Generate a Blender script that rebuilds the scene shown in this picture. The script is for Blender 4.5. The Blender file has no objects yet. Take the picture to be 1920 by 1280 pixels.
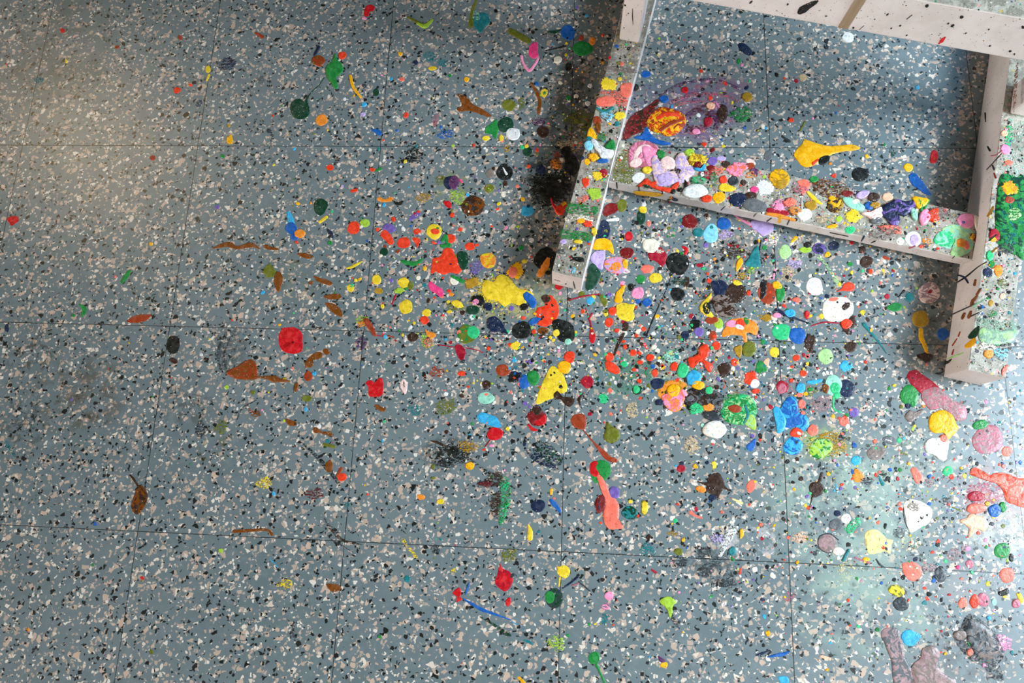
import bpy, bmesh, math, random
from mathutils import Vector, Matrix

# ------------------------------------------------------------------ camera
CAMX = (0.222, 0.0677, 0.0409)
CAMC = Vector((0.6042, -0.8368, 0.9703))
FPX = 1263.86
sc = bpy.context.scene
col = sc.collection
cam = bpy.data.cameras.new('camera')
cam.sensor_fit = 'HORIZONTAL'
cam.sensor_width = 36.0
cam.lens = FPX / 1920.0 * 36.0
cam.clip_start = 0.02
camo = bpy.data.objects.new('camera', cam)
camo.location = CAMC
camo.rotation_mode = 'XYZ'
camo.rotation_euler = CAMX
col.objects.link(camo)
sc.camera = camo
ROT = Matrix.Rotation(CAMX[2], 3, 'Z') @ Matrix.Rotation(CAMX[1], 3, 'Y') @ Matrix.Rotation(CAMX[0], 3, 'X')

# ------------------------------------------------------------------ world, lights, exposure
w = bpy.data.worlds.new('world'); sc.world = w; w.use_nodes = True
bg = w.node_tree.nodes['Background']
bg.inputs[0].default_value = (0.55, 0.66, 0.72, 1); bg.inputs[1].default_value = 0.035
def area(name, loc, target, size, power, colour):
    l = bpy.data.lights.new(name, 'AREA'); l.shape = 'RECTANGLE'
    l.size, l.size_y = size; l.energy = power; l.color = colour
    o = bpy.data.objects.new(name, l); o.location = loc
    o.rotation_euler = (Vector(target) - Vector(loc)).to_track_quat('-Z', 'Y').to_euler()
    col.objects.link(o); return o
area('window_light_east', (2.75, -0.75, 1.45), (1.0, -0.7, 0), (0.9, 0.7), 98, (0.74, 0.89, 1.0))
area('window_light_south_east', (2.0, -2.2, 1.9), (1.0, -1.0, 0), (1.3, 1.0), 22, (0.88, 0.94, 1.0))
area('window_light_north_east', (2.6, 1.1, 1.5), (1.0, -0.3, 0), (0.9, 0.8), 7, (0.22, 0.60, 1.0))
area('room_light_south', (0.9, -2.6, 1.4), (0.9, -1.3, 0), (1.5, 0.9), 7, (1.0, 0.90, 0.74))
area('low_window_light_south_west', (-2.7, -2.2, 0.38), (1.1, -0.4, 0.1), (1.6, 0.45), 92, (1.0, 0.89, 0.80))
area('warm_light_west', (-1.75, 0.75, 2.0), (0.0, -0.5, 0), (0.7, 0.6), 1.1, (1.0, 0.70, 0.38)).data.spread = math.radians(60)
sc.view_settings.view_transform = 'Standard'
sc.view_settings.look = 'None'
sc.view_settings.gamma = 1.0
sc.view_settings.exposure = 0.2
try: sc.view_settings.use_curve_mapping = False
except Exception: pass

rnd = random.Random(7)
TILE = 0.3048

# ------------------------------------------------------------------ surfaces a paint mark can sit on
OR = Vector((0.586, -0.530, 0.0))                 # front corner of the easel's first runner
EX = Vector((0.975, -0.222, 0.0)).normalized()    # across the easel
EY = Vector((0.222, 0.975, 0.0)).normalized()     # along the runners
ZT, ZC = 0.058, 0.033                             # top of runners, top of crossbar
def ep(a, b, z): return OR + EX * a + EY * b + Vector((0, 0, z))
SURF = {                                          # point, normal
    'F': (Vector((0, 0, 0)), Vector((0, 0, 1))),
    'C': (Vector((0, 0, ZC)), Vector((0, 0, 1))),
    'R': (Vector((0, 0, ZT)), Vector((0, 0, 1))),
    'V': (ep(0.5645, 0, 0), -EX),
    'M': (ep(0, 0.340, 0), -EY),
    'N': (ep(0, 0.165, 0), -EY),
    'E': (ep(0, 0, 0), -EY),
    'P': (ep(0, 0.384, 0), -EY),
    'T': (Vector((0, 0, 0.281)), Vector((0, 0, 1))),
}
def at(u, v, s='F'):
    q, n = SURF[s]
    d = ROT @ Vector(((u - 960) / FPX, -(v - 640) / FPX, -1))
    return CAMC + d * ((q - CAMC).dot(n) / d.dot(n))

# ------------------------------------------------------------------ materials
def lin(h):
    c = [int(h[i:i+2], 16) / 255 for i in (0, 2, 4)]
    return [x / 12.92 if x <= .04045 else ((x + .055) / 1.055) ** 2.4 for x in c]
PAL = dict(red='c4141c', orangered='e23c1c', orange='e5872a', yellow='e4c32c', mustard='eea908', ochre='a97f1e',
  olive='686c1e', lime='9dc03a', palegreen='a3c987', green='1f8038', darkgreen='123c28', emerald='2fb672', mint='93cdb4',
  teal='1c7478', cyan='35a0cc', lightblue='80c6dd', blue='1a59a4', navy='18243f', violet='6f58a0', lilac='b79fcf',
  purple='5b3158', pink='ee8db0', hotpink='ea3f7c', salmon='f0705c', mauve='b0606e', crimson='a0162a', darkred='741616',
  rust='97391b', brown='77400f', darkbrown='382419', black='171916', grey='5f6163', greybrown='7d6f68', cream='e4dac6',
  white='dddcda', tan='c4ab84', peach='eeb090', paleyellow='ecd588', redgrey='9a7c7c', palepink='ecc9c0', charcoal='33383c', maroon='5c2224', sage='7f9c84')
WORD = dict(orangered='orange-red', mustard='golden yellow', olive='olive green', lime='lime green', palegreen='pale green',
  darkgreen='dark green', emerald='emerald green', mint='mint green', lightblue='light blue', navy='dark navy', lilac='pale lilac',
  hotpink='hot pink', salmon='salmon pink', mauve='mauve pink', darkred='dark red', rust='rust brown', darkbrown='dark brown',
  greybrown='grey-brown', paleyellow='pale yellow', redgrey='dusty mauve-grey', palepink='pale pink', charcoal='charcoal grey',
  tan='sandy tan', sage='sage green', cream='cream white')
def word(c): return ' and '.join(WORD.get(q, q) for q in c.split('/')[:2])

class NT:
    def __init__(s, name):
        s.m = bpy.data.materials.new(name); s.m.use_nodes = True
        s.t = s.m.node_tree; s.t.nodes.clear()
        s.out = s.t.nodes.new('ShaderNodeOutputMaterial')
        s.bsdf = s.t.nodes.new('ShaderNodeBsdfPrincipled')
        s.t.links.new(s.bsdf.outputs[0], s.out.inputs[0])
    def put(s, sock, v):
        if v is None: return
        if hasattr(v, 'is_output') or isinstance(v, bpy.types.NodeSocket): s.t.links.new(v, sock)
        else: sock.default_value = v
    def n(s, typ, ins=None, out=0, **kw):
        nd = s.t.nodes.new('ShaderNode' + typ)
        for k, v in kw.items(): setattr(nd, k, v)
        for k, v in (ins or {}).items(): s.put(nd.inputs[k], v)
        return nd.outputs[out] if out is not None else nd
    def math(s, op, a, b=0.0, c=0.0, clamp=False):
        return s.n('Math', {0: a, 1: b, 2: c}, operation=op, use_clamp=clamp)
    def vmath(s, op, a, b=None):
        ins = {0: a}
        if b is not None: ins[1] = b
        return s.n('VectorMath', ins, operation=op)
    def mix(s, f, a, b):
        nd = s.t.nodes.new('ShaderNodeMix'); nd.data_type = 'RGBA'
        s.put(nd.inputs[0], f)
        for i, v in ((6, a), (7, b)):
            s.put(nd.inputs[i], tuple(v) + (1,) if isinstance(v, (tuple, list)) and len(v) == 3 else v)
        return nd.outputs[2]
    def step(s, v, lo, hi):
        return s.n('MapRange', {0: v, 1: lo, 2: hi, 3: 0.0, 4: 1.0}, interpolation_type='SMOOTHSTEP')
    def noise(s, vec, scale, detail=3.0, rough=.55, dist=0.0, out=0):
        return s.n('TexNoise', {'Vector': vec, 'Scale': scale, 'Detail': detail, 'Roughness': rough, 'Distortion': dist}, out)
    def pos(s):
        return s.n('NewGeometry', out=0)
    def bump(s, h, dist, strength=1.0):
        b = s.n('Bump', {'Height': h, 'Distance': dist, 'Strength': strength}, 0)
        s.t.links.new(b, s.bsdf.inputs['Normal'])

MATS = {}
def paint(c, kind='solid'):
    key = (c, kind)
    if key in MATS: return MATS[key]
    k = NT('paint_%s_%s' % (c.replace('/', '_'), kind)); cs = c.split('/'); b = lin(PAL[cs[0]]); P = k.pos()
    hi = [min(1, x * 1.22 + .025) for x in b]; lo = [x * .62 for x in b]
    n1 = k.noise(P, 140, 4, .6, .6)
    cc = k.mix(k.step(n1, .42, .66), b, hi)
    cc = k.mix(k.step(k.noise(k.vmath('ADD', P, (3, 1, 0)), 90, 3, .6, 1.0), .55, .75), cc, lo)
    if len(cs) > 1:
        for q, other in enumerate(cs[1:]):
            w_ = k.noise(k.vmath('ADD', P, (q * 2.3 + 1, q * 1.1, 0)), 62, 3, .55, 2.6)
            cc = k.mix(k.step(w_, .49 + q * .02, .54 + q * .02), cc, lin(PAL[other]))
    sp = k.n('TexVoronoi', {'Vector': P, 'Scale': 420.0, 'Randomness': 1.0}, None)
    on = k.math('MULTIPLY', k.math('LESS_THAN', sp.outputs['Distance'], .22), k.math('GREATER_THAN', k.n('SeparateColor', {0: sp.outputs['Color']}), .86))
    cc = k.mix(on, cc, (.06, .055, .05) if sum(b) > .25 else (.55, .52, .48))
    k.put(k.bsdf.inputs['Base Color'], cc)
    k.bsdf.inputs['Roughness'].default_value = .34
    k.bsdf.inputs['Specular IOR Level'].default_value = .25
    k.bump(k.math('ADD', k.noise(P, 120, 2, .5, 1.4), k.math('MULTIPLY', k.noise(P, 420, 2, .5, .3), .3)), .0008, .7)
    if kind != 'solid':
        d = k.noise(k.n('Mapping', {'Vector': P, 'Rotation': (0, 0, .7), 'Scale': (1, 3.2, 1)}), 150, 4, .7, .8)
        d2 = k.noise(P, 420, 3, .7)
        a = k.step(k.math('ADD', k.math('MULTIPLY', d, .55), k.math('MULTIPLY', d2, .45)), .475 if kind == 'dry' else .53, .53 if kind == 'dry' else .60)
        tr = k.n('BsdfTransparent')
        ms = k.n('MixShader', {0: a, 1: tr, 2: k.bsdf.outputs[0]})
        k.t.links.new(ms, k.out.inputs[0])
    MATS[key] = k.m
    return k.m

def floor_material():
    k = NT('speckled_vinyl_tile'); P = k.pos()
    sep = k.n('SeparateXYZ', {0: P}, None)
    X, Y = sep.outputs[0], sep.outputs[1]
    tx = k.math('DIVIDE', X, TILE); ty = k.math('DIVIDE', Y, TILE)
    idx = k.math('FLOOR', tx); idy = k.math('FLOOR', ty)
    off = k.n('CombineXYZ', {0: k.math('MULTIPLY', idx, 3.37), 1: k.math('MULTIPLY', idy, 5.91), 2: 0.0})
    Q0 = k.vmath('ADD', P, off)
    wob = k.vmath('SCALE', k.vmath('SUBTRACT', k.noise(Q0, 170, 1, .5, out=1), (.5, .5, .5)))
    wob.node.inputs['Scale'].default_value = .0055
    Q = k.vmath('ADD', Q0, wob)
    g = k.noise(P, 3.2, 2, .5)
    base = k.mix(k.step(g, .35, .65), (.140, .182, .190), (.166, .206, .212))
    base = k.mix(k.step(k.noise(P, 60, 4, .7), .45, .7), base, (.182, .222, .232))
    # grime worn into the tiles
    c = base
    def chips(c, scale, keep, lo, hi, colour, colour2, seed, op=1.0):
        W = k.vmath('ADD', Q, (seed, seed * .7, 0))
        v = k.n('TexVoronoi', {'Vector': W, 'Scale': scale, 'Randomness': 1.0}, None, voronoi_dimensions='2D')
        ed = k.n('TexVoronoi', {'Vector': W, 'Scale': scale, 'Randomness': 1.0}, 0, voronoi_dimensions='2D', feature='DISTANCE_TO_EDGE')
        sc_ = k.n('SeparateColor', {0: v.outputs['Color']}, None)
        r = k.math('MULTIPLY_ADD', sc_.outputs[1], hi - lo, lo)
        m = k.step(k.math('SUBTRACT', ed, r), -.015, .03)
        m = k.math('MULTIPLY', m, k.math('LESS_THAN', sc_.outputs[0], keep))
        if op < 1: m = k.math('MULTIPLY', m, op)
        return k.mix(m, c, k.mix(sc_.outputs[2], colour, colour2))
    tan1, tan2 = (.62, .44, .335), (.46, .36, .285)
    wh1, wh2 = (.80, .72, .62), (.68, .56, .46)
    bk1, bk2 = (.010, .012, .011), (.022, .022, .018)
    c = chips(c, 270, .15, .05, .22, tan2, tan1, 9.3, .75)
    c = chips(c, 150, .13, .06, .28, tan1, tan2, 1.7, .9)
    c = chips(c, 105, .10, .08, .32, tan1, tan2, 4.1, .95)
    c = chips(c, 280, .07, .05, .22, wh1, wh2, 6.6)
    c = chips(c, 165, .052, .08, .28, wh1, wh2, 2.9)
    c = chips(c, 118, .032, .12, .32, wh1, wh2, 7.7)
    c = chips(c, 290, .07, .05, .22, bk1, bk2, 3.3)
    c = chips(c, 170, .065, .08, .28, bk1, bk2, 5.2)
    c = chips(c, 120, .016, .14, .32, bk1, bk2, 8.8)
    # stains with a shape of their own, and shade painted in as colour
    def stain_shade(c, u, v, ru, rv, colour, op, scale=45, lo=.45, hi=.62):
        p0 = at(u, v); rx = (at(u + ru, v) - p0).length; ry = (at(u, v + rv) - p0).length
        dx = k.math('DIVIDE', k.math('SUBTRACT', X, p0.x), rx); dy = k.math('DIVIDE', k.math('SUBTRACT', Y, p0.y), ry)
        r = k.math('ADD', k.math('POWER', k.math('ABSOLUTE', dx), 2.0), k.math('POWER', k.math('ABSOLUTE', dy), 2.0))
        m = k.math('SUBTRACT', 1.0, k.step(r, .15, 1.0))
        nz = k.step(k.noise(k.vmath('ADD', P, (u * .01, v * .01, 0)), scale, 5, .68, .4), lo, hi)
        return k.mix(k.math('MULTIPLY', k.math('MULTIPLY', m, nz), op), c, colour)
    for a in STAINS_AND_SHADE: c = stain_shade(c, *a)
    # seams between the tiles
    fx = k.math('ABSOLUTE', k.math('SUBTRACT', k.math('FRACT', k.math('ADD', tx, .5)), .5))
    fy = k.math('ABSOLUTE', k.math('SUBTRACT', k.math('FRACT', k.math('ADD', ty, .5)), .5))
    e = k.math('MINIMUM', fx, fy)
    ew = k.math('MULTIPLY_ADD', k.noise(P, 25, 2), .0022, .0009)
    seam = k.math('LESS_THAN', e, ew)
    c = k.mix(k.math('MULTIPLY', seam, .88), c, (.012, .014, .013))
    k.put(k.bsdf.inputs['Base Color'], c)
    k.put(k.bsdf.inputs['Roughness'], k.math('MULTIPLY_ADD', k.noise(P, 14, 4, .6), .12, .25))
    k.bsdf.inputs['Specular IOR Level'].default_value = .55
    k.bump(k.math('ADD', k.math('MULTIPLY', seam, -1.0), k.math('MULTIPLY', k.noise(P, 500, 2), .12)), .0005, .5)
    return k.m

def wood_white(name, side=True):
    k = NT(name); P = k.pos()
    if side:
        a, b = (.74, .68, .66), (.64, .585, .56)
    else:
        a, b = (.46, .43, .36), (.34, .32, .26)
    c = k.mix(k.step(k.noise(P, 22, 4, .6), .35, .65), a, b)
    if not side:
        c = k.mix(k.math('MULTIPLY', k.step(k.noise(P, 60, 5, .75, .5), .44, .54), .85), c, (.20, .18, .135))
        c = k.mix(k.math('MULTIPLY', k.step(k.noise(k.vmath('ADD', P, (4, 4, 4)), 40, 4, .7), .50, .6), .6), c, (.48, .42, .36))
        for i, (cl, sca, keep, r) in enumerate([((.62, .58, .52), 230, .08, .30), ((.045, .04, .035), 330, .13, .26), ((.50, .10, .07), 190, .06, .28),
                                                ((.55, .38, .05), 180, .07, .3), ((.55, .30, .26), 150, .12, .34), ((.04, .22, .12), 210, .05, .28), ((.05, .06, .12), 260, .08, .3)]):
            v = k.n('TexVoronoi', {'Vector': k.vmath('ADD', P, (i * 1.7, i * .9, 0)), 'Scale': float(sca)}, None)
            m = k.math('MULTIPLY', k.math('LESS_THAN', v.outputs['Distance'], r), k.math('LESS_THAN', k.n('SeparateColor', {0: v.outputs['Color']}), keep))
            c = k.mix(m, c, cl)
    else:
        for i, (cl, sca, keep, r) in enumerate([((.02, .02, .02), 260, .06, .20), ((.03, .025, .02), 120, .05, .11), ((.30, .16, .06), 190, .04, .16), ((.35, .30, .22), 420, .10, .25)]):
            v = k.n('TexVoronoi', {'Vector': k.vmath('ADD', P, (i * 2.7, i * .9, 0)), 'Scale': float(sca)}, None)
            m = k.math('MULTIPLY', k.math('LESS_THAN', v.outputs['Distance'], r), k.math('LESS_THAN', k.n('SeparateColor', {0: v.outputs['Color']}), keep))
            c = k.mix(m, c, cl)
    k.put(k.bsdf.inputs['Base Color'], c)
    k.bsdf.inputs['Roughness'].default_value = .55
    k.bump(k.noise(P, 130 if not side else 60, 4, .65), .0016 if not side else .0006, .8)
    return k.m

def bare_wood():
    k = NT('bare_wood'); P = k.pos()
    g = k.noise(k.n('Mapping', {'Vector': P, 'Scale': (1, 1, .08)}), 260, 4, .6)
    k.put(k.bsdf.inputs['Base Color'], k.mix(g, (.20, .13, .07), (.42, .32, .21)))
    k.bsdf.inputs['Roughness'].default_value = .6
    return k.m

# u, v, radius u, radius v (pixels of the photograph), colour, strength, noise scale, threshold
STAINS_AND_SHADE = [
  (150, 740, 110, 90, (.10, .085, .06), .75, 38, .46, .60), (60, 660, 60, 60, (.05, .05, .04), .7, 60, .5, .6), (40, 800, 60, 80, (.05, .07, .06), .6, 70, .48, .6),
  (430, 650, 40, 60, (.04, .04, .035), .6, 110, .48, .56), (350, 760, 60, 50, (.05, .05, .04), .5, 90, .5, .58), (400, 830, 60, 60, (.12, .12, .04), .5, 60, .52, .62),
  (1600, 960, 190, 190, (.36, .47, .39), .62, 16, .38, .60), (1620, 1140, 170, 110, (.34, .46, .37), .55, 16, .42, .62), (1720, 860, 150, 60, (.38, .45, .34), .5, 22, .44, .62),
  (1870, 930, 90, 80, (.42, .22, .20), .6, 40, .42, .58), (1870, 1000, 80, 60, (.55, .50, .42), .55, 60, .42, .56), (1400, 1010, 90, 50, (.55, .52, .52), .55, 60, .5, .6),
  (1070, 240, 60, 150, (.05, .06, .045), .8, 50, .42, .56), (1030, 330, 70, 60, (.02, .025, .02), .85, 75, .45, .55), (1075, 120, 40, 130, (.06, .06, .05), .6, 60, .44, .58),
  (1310, 215, 90, 65, (.22, .12, .22), .75, 34, .40, .58), (1350, 165, 80, 30, (.30, .12, .20), .55, 60, .45, .58), (1180, 700, 90, 60, (.05, .22, .12), .55, 60, .46, .58),
  (930, 560, 90, 50, (.55, .48, .14), .55, 60, .46, .58), (1000, 560, 70, 60, (.36, .36, .16), .6, 60, .42, .56), (1290, 700, 80, 50, (.45, .42, .30), .55, 60, .46, .58),
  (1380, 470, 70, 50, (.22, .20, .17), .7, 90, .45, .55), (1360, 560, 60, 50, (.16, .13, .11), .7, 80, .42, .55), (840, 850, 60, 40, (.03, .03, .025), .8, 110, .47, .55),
  (1340, 1060, 60, 40, (.06, .07, .07), .7, 110, .47, .55), (1820, 1230, 100, 70, (.10, .10, .10), .6, 60, .44, .56), (1540, 830, 70, 40, (.36, .42, .12), .6, 60, .42, .56),
  (1470, 790, 60, 50, (.10, .30, .45), .35, 60, .44, .56), (1760, 1110, 140, 60, (.40, .34, .33), .3, 22, .44, .6), (560, 520, 60, 60, (.16, .17, .08), .4, 90, .5, .58),
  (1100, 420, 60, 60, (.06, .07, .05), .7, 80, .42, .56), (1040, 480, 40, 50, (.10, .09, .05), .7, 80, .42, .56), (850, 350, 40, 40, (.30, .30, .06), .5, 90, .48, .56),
  (1750, 560, 60, 160, (.05, .05, .035), .6, 60, .42, .58), (1500, 480, 60, 40, (.40, .40, .34), .4, 80, .46, .56), (100, 100, 130, 130, (.06, .085, .075), .5, 20, .4, .65)]  # first entry paints shade beside the second runner, last the dim upper-left corner

# ------------------------------------------------------------------ setting
def link_mesh(name, bm, mats, parent=None, loc=None, smooth=True):
    me = bpy.data.meshes.new(name)
    if loc is not None: bmesh.ops.translate(bm, verts=bm.verts, vec=-Vector(loc))
    bm.to_mesh(me); bm.free()
    for m in mats: me.materials.append(m)
    if smooth:
        for p in me.polygons: p.use_smooth = True
    o = bpy.data.objects.new(name, me); col.objects.link(o)
    if loc is not None: o.location = loc
    if parent is not None:
        o.parent = parent
        o.matrix_parent_inverse = Matrix.Translation(-Vector(parent.location))
    return o

bm = bmesh.new()
x0, x1, y0, y1, t = -3.0, 4.2, -3.6, 2.6, .02
bmesh.ops.create_cube(bm, size=1, matrix=Matrix.Translation(((x0 + x1) / 2, (y0 + y1) / 2, -t / 2)) @ Matrix.Diagonal((x1 - x0, y1 - y0, t, 1)))
fl = link_mesh('floor', bm, [floor_material()], smooth=False)
fl['kind'] = 'structure'

# ------------------------------------------------------------------ paint marks
def smooth_closed(pts, n):
    out = []; m = len(pts)
    for i in range(m):
        p0, p1, p2, p3 = pts[i - 1], pts[i], pts[(i + 1) % m], pts[(i + 2) % m]
        for j in range(n):
            t = j / n
            out.append(tuple(.5 * ((2 * p1[a]) + (-p0[a] + p2[a]) * t + (2 * p0[a] - 5 * p1[a] + 4 * p2[a] - p3[a]) * t * t + (-p0[a] + 3 * p1[a] - 3 * p2[a] + p3[a]) * t ** 3) for a in (0, 1)))
    return out
def smooth_open(pts, n):
    pts = [tuple(2 * a - b for a, b in zip(pts[0], pts[1]))] + pts + [tuple(2 * a - b for a, b in zip(pts[-1], pts[-2]))]
    out = []
    for i in range(1, len(pts) - 2):
        p0, p1, p2, p3 = pts[i - 1], pts[i], pts[i + 1], pts[i + 2]
        for j in range(n):
            t = j / n
            out.append(tuple(.5 * ((2 * p1[a]) + (-p0[a] + p2[a]) * t + (2 * p0[a] - 5 * p1[a] + 4 * p2[a] - p3[a]) * t * t + (-p0[a] + 3 * p1[a] - 3 * p2[a] + p3[a]) * t ** 3) for a in range(len(p1))))
    out.append(pts[-2]); return out

def outline(kind, a, r):
    """outline in picture pixels plus the centre used for the rings"""
    if kind in 'BS':
        cx, cy, rx = a[0], a[1], a[2]; ry = a[3] if len(a) > 3 else rx; rot = math.radians(a[4]) if len(a) > 4 else 0
        big = max(rx, ry); n = 28 if big > 9 else 18
        if kind == 'S': n = 44
        am = .045 if kind == 'B' else .10
        ph = [r.uniform(0, 6.28) for _ in range(6)]
        pts = []
        for i in range(n):
            th = 2 * math.pi * i / n
            k = 1 + sum(am / (1 + .5 * q) * math.sin((q + 2) * th + ph[q]) for q in range(4))
            if kind == 'S': k *= 1 + (r.uniform(-.16, .22) if i % 2 else r.uniform(-.2, 0))
            x, y = math.cos(th) * rx * k, math.sin(th) * ry * k
            pts.append((cx + x * math.cos(rot) - y * math.sin(rot), cy + x * math.sin(rot) + y * math.cos(rot)))
        return pts, (cx, cy)
    pts = smooth_closed(a, 4)
    pts = [(x + r.uniform(-.5, .5), y + r.uniform(-.5, .5)) for x, y in pts]
    A = cx = cy = 0
    for (xa, ya), (xb, yb) in zip(pts, pts[1:] + pts[:1]):
        cr = xa * yb - xb * ya; A += cr; cx += (xa + xb) * cr; cy += (ya + yb) * cr
    return pts, (cx / (3 * A), cy / (3 * A))

def ring_mesh(pts, cen, s, h, r, base=0.0):
    bm = bmesh.new(); nrm = SURF[s][1]
    big = max(math.hypot(x - cen[0], y - cen[1]) for x, y in pts)
    edge = min(.3, 1.6 / max(big, 2))
    fr = [(1.0, base), (1 - edge * .45, h * .72), (1 - edge, h), (max(.1, .62 - edge * .4), h * .86), (.3, h * .95)]
    ph = r.uniform(0, 6.28)
    rings = []
    for q, (f, z) in enumerate(fr):
        ring = []
        for i, (x, y) in enumerate(pts):
            p = at(cen[0] + (x - cen[0]) * f, cen[1] + (y - cen[1]) * f, s)
            zz = z * (1 + (.18 * math.sin(i * .9 + ph + q * 1.7) if q > 1 else 0))
            ring.append(bm.verts.new(p + nrm * zz))
        rings.append(ring)
    c = bm.verts.new(at(cen[0], cen[1], s) + nrm * h * .8)
    n = len(pts)
    for a, b in zip(rings, rings[1:]):
        for i in range(n): bm.faces.new((a[i], a[(i + 1) % n], b[(i + 1) % n], b[i]))
    for i in range(n): bm.faces.new((rings[-1][i], rings[-1][(i + 1) % n], c))
    bmesh.ops.recalc_face_normals(bm, faces=bm.faces)
    if bm.faces[:] and sum((f.normal.dot(nrm) * f.calc_area() for f in bm.faces)) < 0: bmesh.ops.reverse_faces(bm, faces=bm.faces)
    return bm

def streak_mesh(cl, ws, s, h, r, base=0.0):
    m = len(cl)
    if len(ws) == 1: ws = ws * m
    while len(ws) < m: ws.append(ws[-1])
    pts = smooth_open([(x, y, w_) for (x, y), w_ in zip(cl, ws)], 6)
    prof = [(-1, 0), (-.8, .8), (-.35, 1), (0, .85), (.35, 1), (.8, .8), (1, 0)]
    bm = bmesh.new(); nrm = SURF[s][1]; rows = []
    n = len(pts)
    # rounded ends
    def tang(i):
        a = pts[max(0, i - 1)]; b = pts[min(n - 1, i + 1)]
        dx, dy = b[0] - a[0], b[1] - a[1]; L = math.hypot(dx, dy) or 1
        return dx / L, dy / L
    seq = []
    for k_ in (1.0, .75, .35):
        tx, ty = tang(0); w0 = pts[0][2]
        seq.append((pts[0][0] - tx * w0 * .5 * k_, pts[0][1] - ty * w0 * .5 * k_, w0 * math.sqrt(max(.0004, 1 - k_ * k_)), tx, ty, max(0.0, 1 - k_ ** 3)))
    for i in range(n):
        tx, ty = tang(i); seq.append((pts[i][0], pts[i][1], max(.6, pts[i][2] * (1 + r.uniform(-.12, .12))), tx, ty, 1.0))
    for k_ in (.35, .75, 1.0):
        tx, ty = tang(n - 1); w0 = pts[-1][2]
        seq.append((pts[-1][0] + tx * w0 * .5 * k_, pts[-1][1] + ty * w0 * .5 * k_, w0 * math.sqrt(max(.0004, 1 - k_ * k_)), tx, ty, max(0.0, 1 - k_ ** 3)))
    for (x, y, w_, tx, ty, hz) in seq:
        w_ = max(w_, .1)
        hh = h * hz * min(1.0, .35 + w_ / 8)
        rows.append([bm.verts.new(at(x - ty * w_ / 2 * f, y + tx * w_ / 2 * f, s) + nrm * (base + (hh - base) * z if z else base)) for f, z in prof])
    for a, b in zip(rows, rows[1:]):
        for i in range(len(prof) - 1):
            bm.faces.new((a[i], a[i + 1], b[i + 1], b[i]))
    if sum((f.normal.dot(nrm) for f in bm.faces)) < 0 or True:
        bm.normal_update()
        if sum((f.normal.dot(nrm) * f.calc_area() for f in bm.faces)) < 0: bmesh.ops.reverse_faces(bm, faces=bm.faces)
    return bm

def parse(text):
    for ln in text.strip().splitlines():
        ln = ln.split('#')[0].strip()
        if not ln: continue
        head, *lab = ln.split('|')
        tok = head.split()
        part = None
        if tok[0].startswith('+'): part = tok[0][1:]; tok = tok[1:]
        surf = tok[0] if tok[0] in SURF and len(tok[0]) == 1 and tok[1][-1] in 'BSOL' and len(tok[1]) < 3 else None
        if surf: tok = tok[1:]
        kd = tok[0]; dry = {'D': 'dry', 'W': 'wisp'}.get(kd[0], '') if len(kd) == 2 else ''; kd = kd[-1]
        c = tok[1].rstrip('_'); rest = tok[2:]; ws = None
        if kd == 'L':
            ws = [float(q) for q in rest[0].split(':')]; rest = rest[1:]
        if kd in 'LO': geo = [tuple(float(v) for v in q.split(',')) for q in rest]
        else: geo = [float(v) for v in rest[0].split(',')]
        if kd in 'BS' and geo[2] < .6: continue
        if kd == 'L' and len(geo) > 1 and geo[0] == geo[1]: continue
        yield part, surf or 'F', kd, dry, c, ws, geo, [q.strip() for q in lab]

done = []     # (surface, cx, cy, radius) of every mark so far, so that a later one lies on the earlier ones
def measure(kd, geo, ws):
    if kd in 'BS': return geo[0], geo[1], max(geo[2], geo[3] if len(geo) > 3 else geo[2])
    cx = sum(p[0] for p in geo) / len(geo); cy = sum(p[1] for p in geo) / len(geo)
    return cx, cy, max(math.hypot(p[0] - cx, p[1] - cy) for p in geo) + (max(ws) / 2 if ws else 0)
def make_mark(name, surf, kd, dry, c, ws, geo, parent, extra=0):
    cx, cy, R = measure(kd, geo, ws)
    lay = [l for (s, x, y, q, l) in done if s == surf and math.hypot(x - cx, y - cy) < (q + R) * .92]
    L = min(9, max(lay) + 1) if lay else 0
    done.append((surf, cx, cy, R, L))
    h = .0006 + .00026 * L
    if dry: h = .0004 + .00026 * L
    r = random.Random(int(cx * 31 + cy * 17))
    if kd == 'L': bm = streak_mesh(geo, list(ws), surf, h, r)
    else:
        pts, cen = outline('P' if kd == 'O' else kd, geo, r)
        bm = ring_mesh(pts, cen, surf, h, r)
    loc = at(cx, cy, surf)
    return link_mesh(name, bm, [paint(c, dry or 'solid')], parent, loc), cx, cy, R



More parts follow.
